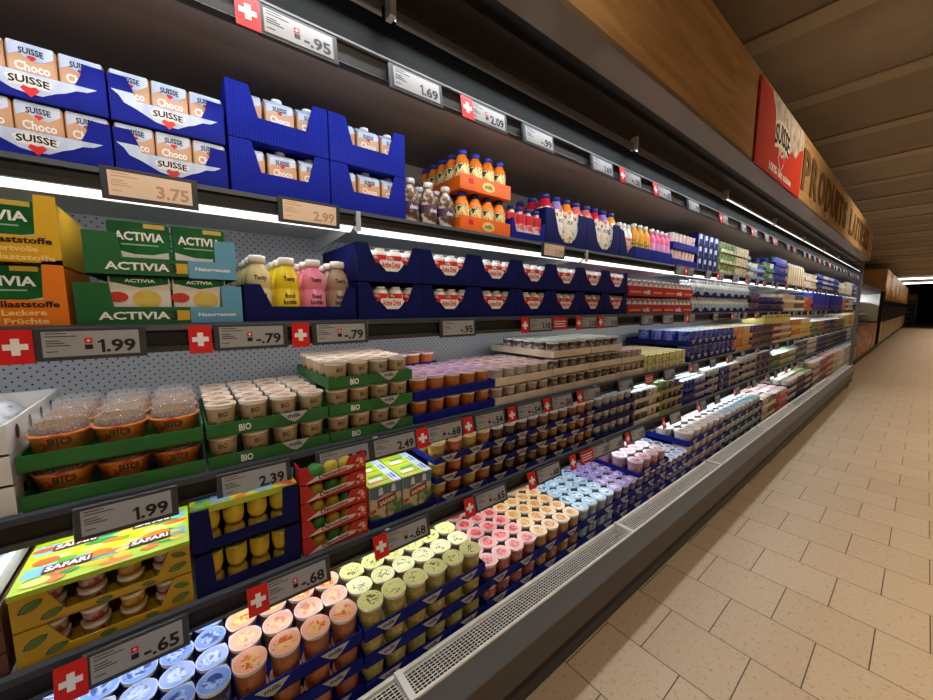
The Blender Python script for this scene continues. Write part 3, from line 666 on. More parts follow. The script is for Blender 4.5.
for r in (.0, .12, .24):
    for c in (-.075, .02):
        m.box(-r - .07, -r - .005, c, c + .04, .004, .0046, mat((150, 190, 220), .4))
m.box(0, .0012, -.116, .116, -.012, .004, mat((180, 206, 60), .4))
thing('multipack_card', 'bright green printed pudding multipack top in dark blue tray', 'dessert multipack', (X4 - .006, .105, Z4 + .2165), mesh=m.mesh('multipack_card'), group='multipack tops')
m = MB(); m.box(-.11, 0, -.028, .028, 0, .022, mat((70, 160, 206), .4)); m.box(0, .001, -.02, .02, .006, .016, WHITE)
thing('small_carton', 'light blue small carton tucked behind the red dessert trays', 'carton', (X4 - .05, .196, Z4 + .2215), mesh=m.mesh('small_carton'))
# red dessert trays, five high
for k in range(5):
    z = Z4 + .0515 * k
    nm = lay(4 - k, 5)
    t = tray('printed_tray', 'red dessert tray with white slanted banner, %s' % nm, X4, .226, .416, z, .36, lambda w: [(-w / 2, 0), (w / 2, 0), (w / 2, .049), (w / 2 - .048, .049), (w / 2 - .064, .020), (-w / 2 + .036, .014), (-w / 2 + .022, .049), (-w / 2, .049)], .049, REDC, 'dan', group='red dessert trays')
    def ban():
        m = MB(); m.plate_x([(-.080, .001), (.05, .014), (.06, .022), (.03, .026), (-.05, .016)], .0, .0012, mat((224, 214, 206), .5)); m.text('Danonino', -.004, .0165, .078, .0115, mat((90, 14, 40), .5), x=.0018, slope=.09)
        m.plate_x([(.062, .008), (.088, .012), (.090, .034), (.072, .040), (.060, .026)], 0, .0014, cell_mat('berry_print', [(0, (226, 60, 50)), (.4, (240, 200, 180)), (.6, (150, 20, 30)), (.8, (80, 130, 60))], 90)); return m
    part('printed_banner', cached('danban', ban, 'printed_banner'), t)
    for i in range(3):
        def dome(c):
            m = MB(); hump(m, .0215, .036, (0, 0), c); return m
        c = ((206, 180, 60), (70, 150, 70), (210, 184, 70))[(i + k) % 3]
        q = thing('dessert_pot', '%s domed dessert pot in red tray, %s, %s' % ('green' if (i + k) % 3 == 1 else 'yellow', nm, nth(i, 3)), 'dessert cup', (X4 - .032, .276 + i * .044, z + .0045), group='domed dessert pots')
        part('pot_body', cached(('dome', c), lambda: dome(mat(c, .35)), 'pot_body'), q); part('lid', cached('domel', lambda: MB().lathe([(.0223, 0), (.0223, .003)], WHITE, 14), 'lid'), q, (0, 0, -.0005))
# drink multipacks
tray('cardboard_tray', 'low dark blue tray under the striped juice drink boxes', X4, .420, .660, Z4, .42, lambda w: [(-w / 2, 0), (w / 2, 0), (w / 2, .05), (w / 2 - .03, .022), (-w / 2 + .03, .022), (-w / 2, .03)], .03, NAVY, 'lowb')
SKY = noise_mat('box_front_print', [(0, (196, 190, 160)), (.45, (200, 196, 170)), (.52, (70, 120, 60)), (.62, (84, 140, 70)), (.64, (120, 160, 190)), (1, (110, 150, 190))], 14, .4)
for c in range(2):
    for r in range(5):
        y = .482 + c * .116
        def bx():
            m = MB(); m.bevbox(-.078, 0, -.056, .056, 0, .128, SKY, .003)
            m.poly([(-.055, .092), (-.03, .086), (.0, .096), (.055, .088), (.055, .126), (-.055, .126)], .0004, mat((86, 120, 150), .4))
            m.plate_x([(-.030, .055), (.034, .066), (.034, .092), (-.030, .081)], .0, .0012, mat((150, 40, 30), .5)); m.text('SAFARI', .002, .073, .052, .014, WHITE, x=.0018, slope=.17)
            m.plate_x([(-.001, .02), (.003, .02), (.003, .06), (-.001, .06)], 0, .001, mat((110, 70, 40), .6))
            for yy in (-.018, .026):
                m.plate_x([(yy - .008, .098), (yy + .008, .098), (yy + .006, .118), (yy, .124), (yy - .006, .118)], 0, .001, mat((220, 230, 236), .4))
            m.plate_x([(-.052, .04), (-.034, .046), (-.036, .056), (-.050, .054)], 0, .001, RED)
            m.plate_x([(.030, .004), (.052, .004), (.050, .034), (.036, .040), (.026, .02)], 0, .001, mat((70, 130, 60), .5)); return m
        def tp():
            m = MB(); m.box(-.078, .001, -.056, .026, 0, .003, mat((170, 200, 50), .4)); m.box(-.078, .001, .026, .056, 0, .003, mat((196, 210, 226), .4))
            m.box(-.05, -.03, -.040, .005, .003, .0035, WHITE); m.box(-.026, -.02, -.05, .02, .003, .0035, mat((220, 90, 40), .4)); m.box(-.07, -.058, -.03, .018, .003, .0035, mat((70, 140, 60), .4))
            m.box(-.06, -.02, .032, .036, .003, .0035, mat((50, 80, 160), .4)); m.box(-.06, -.02, .042, .048, .003, .0035, mat((50, 80, 160), .4)); return m
        t = thing('drink_multipack', 'green striped juice drink box, %s column, %s' % (('left', 'right')[c], rown(r)), 'drink box', (X4 - .006 - r * .081, y, Z4 + .0035), group='green striped juice drink boxes')
        part('box_body', cached('dbx', bx, 'box_body'), t); part('printed_top', cached('dtp', tp, 'printed_top'), t, (0, 0, .1285))
# blue trays of dessert cups, three layers, three trays wide
D4 = [Z4 + .146, Z4 + .073, Z4]
cup_trays('blue scalloped tray of dessert cups on lowest shelf', .664, 1.672, X4, D4, .36, .020, BLUE, 2, 's4', 'blue trays of dessert cups', seg=4)
odr = ['dessY', 'dessR', 'dessY', 'dessO', 'dessB', 'dessB', 'dessB', 'dessB', 'dessC', 'dessC', 'dessC', 'dessC', 'dessO', 'dessC']
nmz = {'dessY': 'yellow', 'dessR': 'red and orange', 'dessO': 'orange', 'dessB': 'dark brown', 'dessC': 'light brown'}
cups(None, [nmz[o] + ' dessert cup in blue tray' for o in odr], .700, 14, .0718, X4 - .042, 2, .071, D4, order=odr, group='dessert cups on the lowest shelf', cat='dessert cup', name='dessert_cup')
cup_trays('dark blue tray of small white dessert cups on lowest shelf', 1.676, 2.06, X4, D4, .36, .026, NAVY, 2, 's4b', 'dark blue trays of white cups', tab=False)
cups('pale', 'pale blue dessert cup in dark blue tray', 1.715, 5, .0765, X4 - .044, 4, .076, D4, group='pale dessert cups', cat='dessert cup', name='dessert_cup')

# ---------------- third shelf ----------------
Z5 = 1.0405; X5 = -1.086
def holed(w, d, h):
    b = MB(); m = WHITEC
    b.box(-d, 0, -w / 2, w / 2, 0, .003, m); b.plate_x([(-w / 2, 0), (w / 2, 0), (w / 2, h), (w / 2 - .03, h), (w / 2 - .07, h * .45), (-w / 2 + .07, h * .45), (-w / 2 + .03, h), (-w / 2, h)], -TH, 0, m)
    b.box(-d, -d + TH, -w / 2, w / 2, .003, h, m)
    for s in (-1, 1):
        y = s * (w / 2 - TH / 2); b.box(-d, -TH, y - TH / 2, y + TH / 2, .003, h, m)
        for k in range(4):
            cx = -.06 - k * .085; y2 = s * (w / 2 + .0006)
            pts = [(cx + .012 * math.cos(a), y2, h * .55 + .016 * math.sin(a)) for a in [i * PI / 5 for i in range(10)]]
            b.add(pts, [tuple(range(10))], mat((50, 40, 40), .7))
    b.text('BIO', -.06, h * .22, .05, .014, RED, x=.0008)
    return b
for k in range(3):
    z = Z5 + .062 * k
    thing('cardboard_tray', 'white tray with round side holes at left of third shelf, %s' % lay(2 - k, 3), 'tray', (X5, -.425, z), group='white trays with side holes', mesh=cached('holed', lambda: holed(.296, .42, .060), 'cardboard_tray'))
def pouch():
    m = MB(); m.lathe([(.030, 0), (.045, .012), (.050, .030), (.044, .034), (.042, .040), (.030, .052), (.01, .056)], noise_mat('white_sachet', [(.4, (226, 230, 236)), (.62, (190, 200, 214)), (.7, (150, 90, 60))], 40, .35), 16); return m
for r in range(3):
    for i in range(2):
        thing('dessert_cup', 'white domed dessert cup in top white holed tray, %s, %s' % (rown(r), ('left', 'right')[i]), 'dessert cup', (X5 - .065 - r * .12, -.485 + i * .118, Z5 + .128), group='white domed dessert cups', mesh=cached('pouch', pouch, 'dessert_cup'))
TE = [Z5 + .083, Z5]
cup_trays('green tray of organic granola yogurt bowls', -.272, .030, X5, TE, .36, .034, GREEN, 1, 'gr', 'green organic trays', tab=False)
OB = noise_mat('orange_bowl_wall', [(.35, (226, 128, 50)), (.55, (236, 150, 74)), (.62, (210, 76, 34))], 45, .4)
def bowl():
    m = MB(); m.lathe([(.034, 0), (.037, .003), (.0465, .056), (.050, .058), (.050, .062)], OB, 22); m.text('BIO', .004, .047, .036, .016, mat((44, 60, 30), .5), R=.0462); return m
def dome():
    m = MB(); m.lathe([(.0505, .0), (.051, .004), (.047, .006), (.044, .030), (.040, .036), (.037, .034)], clear_mat(), 22, cap0=False); return m
def granola():
    m = MB(); m.lathe([(.0445, 0), (.044, .012), (.040, .016)], noise_mat('granola', [(.3, (50, 30, 18)), (.5, (110, 72, 40)), (.7, (170, 126, 80))], 240, .8, bump=.8), 22); return m
for ti, z in enumerate(TE):
    for r in range(3 if ti == 0 else 1):
        for i in range(3):
            t = thing('granola_yogurt_bowl', 'orange granola yogurt bowl reading BIO, %s, %s, %s' % (('upper tray', 'lower tray')[ti], rown(r), nth(i, 3)), 'yogurt bowl', (X5 - .058 - r * .106, -.217 + i * .0965, z + .0035), random.uniform(-.15, .15), 'orange granola yogurt bowls')
            part('bowl', cached('bowl', bowl, 'bowl'), t); part('clear_lid', cached('domelid', dome, 'clear_lid'), t, (0, 0, .0625)) if ti == 0 else part('clear_lid', cached('lowlid', lambda: MB().lathe([(.0505, .0), (.051, .003), (.047, .005), (.044, .014), (.040, .016)], clear_mat(), 22, cap0=False), 'clear_lid'), t, (0, 0, .0625))
            part('granola', cached(('granola', ti), (granola if ti == 0 else lambda: MB().lathe([(.0445, 0), (.044, .008), (.040, .012)], granola().m[0], 22)), 'granola'), t, (0, 0, .0615))
def bio_extra(w, h, n):
    m = MB(); c = -w * .22
    m.text('BIO', c, h * .5, .028, h * .55, WHITE, x=.001)
    return m
for nm, a, b, lv in (('left', .034, .334, TE), ('right', .336, .622, [Z5 + .166, Z5 + .083, Z5])):
    for ti, z in enumerate(lv):
        t = tray('cardboard_tray', 'green BIO tray of organic yogurt cups, %s stack, %s' % (nm, lay(ti, len(lv))), X5, a, b, z, .36, lambda w: flat(w, .034), .034, GREEN, 'gb', group='green organic trays', extra_part=[('printed_badge', 'biob', lambda w: bio_extra(w, .034, 1))]); part('label_tab', cached('tab', tab_mesh, 'label_tab'), t, (.0005, .055, .020))
cups('bio', 'beige organic yogurt cup, left green stack', .072, 4, .0745, X5 - .043, 5, .0685, TE, group='beige organic yogurt cups', rmax=.25)
cups('bio', 'beige organic yogurt cup, right green stack', .375, 4, .0700, X5 - .043, 5, .0685, [Z5 + .166, Z5 + .083, Z5], group='beige organic yogurt cups', rmax=.25)
cup_trays('blue tray of orange dessert cups beside green trays', .628, 1.012, X5, TE, .30, .034, BLUE, 1, 'o3', 'blue trays of orange cups', tab=False)
cups('orangep', 'orange cup with purple printed lid', .668, 5, .0755, X5 - .042, 4, .070, TE, group='orange cups with purple lids', cat='dessert cup', name='dessert_cup')
cup_trays('blue raised tray of orange cups set at back of third shelf', .636, .93, X5 - .305, [Z5 + .130], .20, .036, BLUE, 1, 'o3b', 'blue trays of orange cups', tab=False)
thing('cardboard_tray', 'closed blue box under the raised tray at back of third shelf', 'tray', (X5 - .31, .783, Z5), mesh=MB().box(-.19, 0, -.146, .146, 0, .129, BLUE).mesh('cardboard_tray'))
cups('orangep', 'orange cup in the raised back tray', .674, 4, .0735, X5 - .345, 2, .070, [Z5 + .130], group='orange cups in the raised back tray', cat='dessert cup', name='dessert_cup')
cup_trays('cream tray of red fruit quark cups on third shelf', 1.015, 1.385, X5, TE, .40, .034, CREAM, 1, 'cr', 'cream cardboard trays', tab=False, seg=1)
cups('redcr', 'white cup with dark red fruit print', 1.050, 5, .0745, X5 - .040, 5, .070, TE, group='white cups with red fruit', cat='dessert cup', name='dessert_cup')
T3 = [Z5 + .17, Z5 + .085, Z5]
cup_trays('cream tray of dark fruit cups, left three-high stack', 1.39, 1.70, X5, T3, .44, .034, CREAM, 1, 'cr', 'cream cardboard trays', tab=False)
cups('darkcr', 'dark fruit printed cup, left tall stack', 1.428, 4, .0755, X5 - .040, 5, .075, T3, group='white cups with dark fruit', cat='dessert cup', name='dessert_cup')
cup_trays('cream tray of dark fruit cups, right three-high stack', 1.705, 2.02, X5, T3, .44, .034, CREAM, 1, 'cr', 'cream cardboard trays', tab=False)
cups('darkcr', 'dark fruit printed cup, right tall stack', 1.744, 4, .0765, X5 - .040, 4, .080, T3, group='white cups with dark fruit', cat='dessert cup', name='dessert_cup')
cup_trays('cream tray of red printed cups before the long blue stack', 2.025, 2.30, X5, TE, .40, .034, CREAM, 1, 'cr', 'cream cardboard trays', tab=False)
cups('redcr', 'red printed cup before the long blue stack', 2.060, 4, .068, X5 - .040, 4, .070, TE, group='red printed cups', cat='dessert cup', name='dessert_cup')

# ---------------- bottles ----------------
def bottle(kind, r, h, prof, body, cap, caph, capr, text=None, tcol=None, band=None):
    """returns (body mesh, cap mesh, label mesh)"""
    def fb():
        m = MB(); m.lathe([(r * a, h * b) for a, b in prof], body, 18)
        return m
    def fc():
        m = MB(); m.lathe([(capr, 0), (capr, caph * .85), (capr * .92, caph)], cap, 14); return m
    def fl():
        m = MB()
        if band: m.lathe([(r * 1.006, h * band[0]), (r * 1.006, h * band[1])], band[2], 18, cap0=False, cap1=False)
        for (s, zc, w, hh) in (text or []): m.text(s, 0, h * zc, w, hh, tcol or INK, R=r * 1.015)
        return m
    return dict(k=kind, b=cached(('bb', kind), fb, 'bottle_body'), c=cached(('bc', kind), fc, 'cap'), l=cached(('bl', kind), fl, 'label') if (band or text) else None, top=h * prof[-1][1])
ROUND = [(.82, 0), (.96, .03), (1, .08), (1, .55), (.97, .66), (.82, .78), (.60, .86), (.50, .89), (.50, .93)]
WAIST = [(.85, 0), (1, .04), (1, .28), (.9, .36), (.9, .46), (1, .56), (.98, .66), (.75, .78), (.5, .86), (.48, .92)]
JUG = [(.86, 0), (.98, .03), (1, .08), (1, .62), (.96, .72), (.80, .80), (.62, .85), (.60, .89)]
SLIM = [(.9, 0), (1, .04), (1, .70), (.8, .80), (.55, .86), (.5, .92)]
def put_bottle(B, label, x, y, z, group, rz=0, name='drink_bottle', cat='bottle'):
    t = thing(name, label, cat, (x, y, z), rz, group)
    part('bottle_body', B['b'], t)
    if B['l']: part('bottle_label', B['l'], t)
    part('cap', B['c'], t, (0, 0, B['top'])); return t
def bottles(B, desc, yc, n, dy, xc, rows, dx, z, group, order=None, rz=.2, **kw):
    for r in range(rows):
        for i in range(n):
            b = B if not order else order[i % len(order)]
            d = desc if isinstance(desc, str) else desc[i % len(desc)]
            put_bottle(b, '%s, %s, %s' % (d, rown(r), nth(i, n)), xc - r * dx, yc + i * dy, z, group, random.uniform(-rz, rz), **kw)
Z1 = 1.7555; X1 = -1.165; ZS = 1.4105; X2 = -1.135
# top shelf: choco drink cartons in blue trays
CH1 = mat((206, 160, 124), .45); SKYP = noise_mat('pale_blue_rays', [(.35, (170, 190, 226)), (.65, (206, 218, 240))], 30, .5, vs=(1, 1, .15))
def emblem(m, c, z, s, x):
    m.poly([(c - .5 * s, z + .16 * s), (c - .3 * s, z + .24 * s), (c, z + .27 * s), (c + .3 * s, z + .24 * s), (c + .5 * s, z + .16 * s), (c + .4 * s, z - .08 * s), (c, z - .05 * s), (c - .4 * s, z - .08 * s)][::-1], x, WHITE)
    m.text('SUISSE', c, z + .08 * s, .84 * s, .22 * s, INK, x=x + .0006, bend=.05 * s)
    m.poly([(c, z - .36 * s), (c + .2 * s, z - .14 * s), (c + .13 * s, z - .04 * s), (c, z - .09 * s), (c - .13 * s, z - .04 * s), (c - .2 * s, z - .14 * s)], x + .0004, RED)
def carton():
    m = MB(); m.bevbox(-.05, 0, -.034, .034, 0, .106, CH1, .003)
    m.poly([(-.031, .106), (-.031, .078), (-.018, .086), (-.004, .076), (.012, .074), (.031, .088), (.031, .106)], .0004, SKYP)
    m.text('SUISSE', 0, .090, .034, .012, INK, x=.001, bend=.002); m.poly([(0, .074), (.007, .080), (.004, .084), (-.004, .084), (-.007, .080)], .0008, RED)
    m.text('Choco', -.0, .062, .048, .018, WHITE, x=.0008); m.text('Drink', -.0, .040, .042, .016, WHITE, x=.0008); return m
def milk_front(w):
    return [(-w / 2, 0), (w / 2, 0), (w / 2, .098), (w / 2 - .034, .098), (w / 2 - .038, .074), (w / 2 - .048, .052), (-w / 2 + .046, .052), (-w / 2 + .040, .074), (-w / 2 + .030, .098), (-w / 2, .098)]
def milk_banner(w):
    m = MB(); m.poly([(-w / 2 + .004, .066), (-w / 2 + .016, .056), (-w / 2 + .024, .042), (-w / 2 + .044, .034), (-.030, .016), (-.01, .012), (.010, .012), (.030, .024), (w / 2 - .062, .030), (w / 2 - .046, .040), (w / 2 - .030, .042), (w / 2 - .014, .0515), (-w / 2 + .046, .0515), (-w / 2 + .041, .066)], .0006, SKYP)
    emblem(m, -.006, .029, .066, .0012); return m
for c, (a, b) in enumerate(((-.520, -.304), (-.302, -.087), (-.085, .130))):
    for ti, z in enumerate((Z1 + .112, Z1)):
        nm = ('far left', 'middle', 'right')[c]
        tray('cardboard_tray', 'blue tray with SUISSE banner, %s column, %s tier' % (nm, ('upper', 'lower')[ti]), X1, a, b, z, .30, milk_front, .098, TOPB, 'mk', group='blue SUISSE trays on the top shelf', extra_part=[('printed_banner', 'mkb', milk_banner)])
        for r in range(2):
            for i in range(3):
                thing('drink_carton', 'small brown Choco Drink carton, %s column, %s tier, %s, %s' % (nm, ('upper', 'lower')[ti], rown(r), nth(i, 3)), 'carton', (X1 - .006 - r * .054, a + .037 + i * .0705, z + .0035), group='small Choco Drink cartons', mesh=cached('carton', carton, 'drink_carton'))
# corrugated trays with capped cartons
def gable():
    m = MB(); m.bevbox(-.064, 0, -.037, .037, 0, .108, CH1, .003)
    m.add([(-.060, -.036, .108), (0, -.036, .108), (0, .036, .108), (-.060, .036, .108), (-.05, -.036, .124), (-.02, -.036, .124), (-.02, .036, .124), (-.05, .036, .124)], [(0, 1, 5, 4), (1, 2, 6, 5), (2, 3, 7, 6), (3, 0, 4, 7), (4, 5, 6, 7)], SKYP)
    m.poly([(-.033, .108), (-.033, .088), (-.01, .092), (.01, .086), (.033, .094), (.033, .108)], .0004, SKYP)
    m.text('SUISSE', 0, .097, .036, .012, INK, x=.001); m.poly([(0, .082), (.007, .088), (.004, .092), (-.004, .092), (-.007, .088)], .0008, RED)
    m.text('Choco', 0, .070, .050, .018, WHITE, x=.0008); m.text('Drink', 0, .045, .044, .018, WHITE, x=.0008); return m
for c, (a, b) in enumerate(((.135, .393), (.395, .653))):
    for ti, z in enumerate((Z1 + .141, Z1)):
        nm = ('left', 'right')[c]
        tray('cardboard_tray', 'tall corrugated blue tray, %s column, %s tier' % (nm, ('upper', 'lower')[ti]), X1, a, b, z, .30, lambda w: [(-w / 2, 0), (w / 2, 0), (w / 2, .139), (w / 2 - .040, .139), (w / 2 - .062, .062), (-w / 2 + .072, .062), (-w / 2 + .052, .139), (-w / 2, .139)], .139, CORR, 'co', group='tall corrugated blue trays')
        for r in range(2):
            for i in range(3):
                t = thing('drink_carton', 'capped Choco Drink carton, %s column, %s tier, %s, %s' % (nm, ('upper', 'lower')[ti], rown(r), nth(i, 3)), 'carton', (X1 - .008 - r * .07, a + .047 + i * .082, z + .0035), group='capped Choco Drink cartons')
                part('carton_body', cached('gable', gable, 'carton_body'), t)
                if ti == 0 or True: part('cap', cached('gcap', lambda: MB().lathe([(.014, 0), (.014, .010), (.012, .011)], WHITE, 14), 'cap'), t, (-.032, 0, .1242))
# choc bottles
CHB = bottle('choc', .032, .150, WAIST, noise_mat('brown_bottle', [(.35, (70, 44, 32)), (.5, (110, 76, 56)), (.62, (214, 206, 196))], 45, .3), WHITE, .018, .018, [('choco', .36, .034, .016)], WHITE, (.28, .48, mat((84, 60, 90), .4)))
bottles(CHB, 'dark chocolate milk bottle with white cap', .690, 3, .078, X1 - .036, 3, .066, Z1 + .0, 'dark chocolate milk bottles')
# orange trays
OJ = bottle('oj', .0295, .150, WAIST, noise_mat('orange_bottle', [(.35, (214, 100, 20)), (.6, (240, 140, 40))], 30, .25), mat((28, 50, 150), .4), .018, .017, [('Emmi', .40, .026, .030)], INK, (.26, .56, noise_mat('yellow_label', [(.4, (240, 190, 60)), (.6, (244, 226, 140))], 40, .4)))
OJ = bottle('oj2', .0300, .150, JUG, noise_mat('orange_bottle', [(.35, (214, 100, 20)), (.6, (240, 140, 40))], 30, .25), mat((28, 50, 150), .4), .018, .0195, None, INK, (.20, .64, noise_mat('yellow_label2', [(.38, (236, 150, 40)), (.46, (244, 226, 150)), (.53, (240, 226, 160)), (.57, (36, 44, 56))], 60, .4)))
for ti, z in enumerate((Z1 + .157, Z1)):
    t = tray('cardboard_tray', 'orange tray of juice bottles, %s tier' % ('upper', 'lower')[ti], X1, .892, 1.168, z, .36, lambda w: flat(w, .058), .050, ORANGE, 'or', group='orange juice trays',
        extra_part=[('printed_badge', 'orb', lambda w: MB().add([(.001, .01 + .034 * math.cos(a), .028 + .019 * math.sin(a)) for a in [i * PI / 7 for i in range(14)]], [tuple(range(14))], mat((236, 206, 120), .5)).text('milk', .01, .029, .044, .016, mat((50, 90, 50), .5), x=.0016)), ('cross_mark', 'orc', lambda w: MB().box(0, .001, -.095, -.072, .026, .046, RED))])
    bottles(OJ, 'orange juice bottle with blue cap, %s tier' % ('upper', 'lower')[ti], .929, 4, .067, X1 - .037, 5 if ti == 0 else 2, .066, z + .0035, 'orange juice bottles')
# small red and white yogurt drinks
RW = bottle('rw', .026, .140, SLIM, noise_mat('white_bottle', [(.4, (236, 226, 222)), (.62, (222, 110, 110))], 40, .3), mat((30, 50, 140), .4), .016, .016, [('life', .36, .026, .018)], RED, (.50, .80, mat((206, 44, 56), .35)))
tray('cardboard_tray', 'blue tray of small red and white yogurt drinks', X1, 1.172, 1.402, Z1, .34, lambda w: [(-w / 2, 0), (w / 2, 0), (w / 2, .09), (w / 2 - .016, .09), (w / 2 - .034, .034), (-w / 2 + .034, .034), (-w / 2 + .016, .09), (-w / 2, .09)], .085, BLUE, 'rw')
bottles(RW, 'small red and white yogurt drink with blue cap', 1.203, 4, .056, X1 - .034, 3, .060, Z1 + .0035, 'small red and white yogurt drinks')
# smoothie trays with round cut-out
FR = cell_mat('fruit_label', [(0, (244, 236, 214)), (.35, (240, 230, 200)), (.5, (240, 170, 60)), (.62, (246, 240, 226)), (.78, (206, 70, 60)), (.86, (244, 236, 214)), (.93, (60, 130, 160))], 60, .35)
SMC = [(206, 30, 50), (150, 120, 190), (236, 130, 30), (226, 110, 110), (240, 150, 50)]
SM = [bottle('sm%d' % i, .039, .245, JUG, mat(c, .15), mat((28, 40, 130), .4), .022, .023, [('PUR', .50, .038, .018)], mat((30, 90, 140), .4), (.10, .72, FR)) for i, c in enumerate(SMC)]
SMN = ['red', 'lilac', 'orange', 'salmon pink', 'amber']
def ucut(w):
    p = [(-w / 2, 0), (w / 2, 0), (w / 2, .172), (w / 2 - .070, .172)]
    for i in range(1, 12):
        a = PI * i / 12; p.append((.008 + (w / 2 - .078) * math.cos(a), .12 - .10 * math.sin(a)))
    return p + [(-w / 2 + .062, .172), (-w / 2, .172)]
for c, (a, b) in enumerate(((1.405, 1.742), (1.744, 2.08))):
    tray('cardboard_tray', 'tall dark blue tray with round cut-out of smoothie bottles, %s' % ('left', 'right')[c], X1, a, b, Z1, .34, ucut, .172, NAVY, 'uc', group='tall dark blue smoothie trays')
    ix = [0, 1, 2, 3] if c == 0 else [3, 0, 1, 4]
    for r in range(3):
        for i in range(4):
            put_bottle(SM[ix[i]], '%s smoothie bottle with blue cap, %s tray, %s, %s' % (SMN[ix[i]], ('left', 'right')[c], rown(r), nth(i, 4)), X1 - .046 - r * .082, a + .044 + i * .0825, Z1 + .0035, 'smoothie bottles', random.uniform(-.3, .3))
def plainbottle(key, c, cap, r=.030, h=.2, lab=None, prof=SLIM):
    return bottle(key, r, h, prof, mat(c, .3), mat(cap, .4), .022, r * .56, None, None, lab)
WB = plainbottle('wb', (236, 232, 226), (238, 238, 238), .026, .195, (.2, .6, noise_mat('grey_orange_label', [(.4, (230, 226, 220)), (.55, (210, 120, 80))], 50)))
YB = plainbottle('yb', (236, 160, 30), (236, 236, 232), .030, .215, (.25, .55, noise_mat('dark_yellow_label', [(.45, (236, 180, 50)), (.6, (70, 80, 60))], 70)))
PB = plainbottle('pb', (232, 90, 140), (240, 238, 238), .030, .212, (.3, .6, noise_mat('lilac_label', [(.4, (190, 150, 210)), (.6, (236, 160, 190))], 60)))
tray('cardboard_tray', 'narrow blue tray of white bottles beside smoothies', X1, 2.083, 2.262, Z1, .30, lambda w: [(-w / 2, 0), (w / 2, 0), (w / 2, .06), (w / 2 - .05, .06), (.005, .02), (-w / 2 + .04, .15), (-w / 2, .16)], .06, NAVY, 'nb')
bottles(WB, 'slim white bottle in narrow blue tray', 2.125, 3, .052, X1 - .036, 3, .058, Z1 + .0035, 'slim white bottles')
tray('cardboard_tray', 'blue tray of yellow drink bottles', X1, 2.265, 2.500, Z1, .30, lambda w: flat(w, .075), .075, BLUE, 'yb')
bottles(YB, 'yellow drink bottle with white cap', 2.305, 3, .077, X1 - .038, 3, .070, Z1 + .0035, 'yellow drink bottles')
tray('cardboard_tray', 'blue tray of pink drink bottles', X1, 2.503, 2.795, Z1, .30, lambda w: flat(w, .075), .075, BLUE, 'yb')
bottles(PB, 'pink drink bottle with white cap', 2.54, 4, .073, X1 - .038, 3, .070, Z1 + .0035, 'pink drink bottles')
# ---------------- second shelf ----------------
ACT = noise_mat('green_sleeve', [(.35, (18, 84, 44)), (.65, (34, 118, 60))], 14, .3)
def sleeve(w=.136, H=.104):
    m = MB(); m.bevbox(-.13, 0, -w / 2, w / 2, 0, H, ACT, .003)
    m.poly([(-w / 2 + .004, .0), (w / 2 - .004, .0), (w / 2 - .004, H - .066), (w * .2, H - .074), (-w * .1, H - .074), (-w / 2 + .004, H - .064)], .0006, mat((206, 212, 214), .4))
    m.text('ACTIVIA', .0, H - .034, w * .80, .020, WHITE, x=.001); m.box(.0003, .0008, w / 2 - .046, w / 2 - .008, H - .014, H - .004, mat((200, 170, 80), .4))
    m.box(.0003, .0006, -w * .3, w * .3, H - .054, H - .051, mat((150, 190, 160), .4)); return m
def sleeve2(w=.136):
    m = MB(); m.bevbox(-.13, 0, -w / 2, w / 2, 0, .092, mat((220, 216, 208), .35), .003)
    m.poly([(-w / 2 + .003, .09), (w / 2 - .003, .09), (w / 2 - .003, .076), (0, .066), (-w / 2 + .003, .078)][::-1], .0006, ACT)
    m.poly([(.01 + .026 * math.cos(a), .040 + .020 * math.sin(a)) for a in [i * PI / 8 for i in range(16)]], .0008, noise_mat('peach_print', [(.4, (206, 190, 90)), (.65, (222, 150, 60))], 40))
    m.poly([(-.04 + .018 * math.cos(a), .044 + .012 * math.sin(a)) for a in [i * PI / 8 for i in range(16)]], .0009, mat((196, 60, 50), .4))
    m.text('ACTIVIA', 0, .0815, w * .5, .008, WHITE, x=.0011); return m
def act_front(h=.042, hp=.095, lw=.055, rw=.045):
    return lambda w: [(-w / 2, 0), (w / 2, 0), (w / 2, hp), (w / 2 - rw, hp), (w / 2 - rw - .004, h), (-w / 2 + lw + .006, h), (-w / 2 + lw, hp), (-w / 2, hp)]
AG = mat((22, 96, 48), .5); AB = mat((96, 160, 196), .5)
def act_print(w):
    m = MB(); m.box(0, .0008, w * .14, w / 2, .0, .042, AB); m.box(0, .0008, w / 2 - .044, w / 2, .042, .095, AB)
    m.text('ACTIVIA', -w * .19, .022, w * .40, .018, WHITE, x=.0016); m.text('3', w * .035, .022, .014, .022, mat((20, 50, 30), .5), x=.0016)
    m.box(0, .0012, w * .055, w * .135, .010, .034, mat((206, 170, 50), .5)); m.text('Naturgenuss', w * .32, .022, w * .26, .012, WHITE, x=.0016); return m
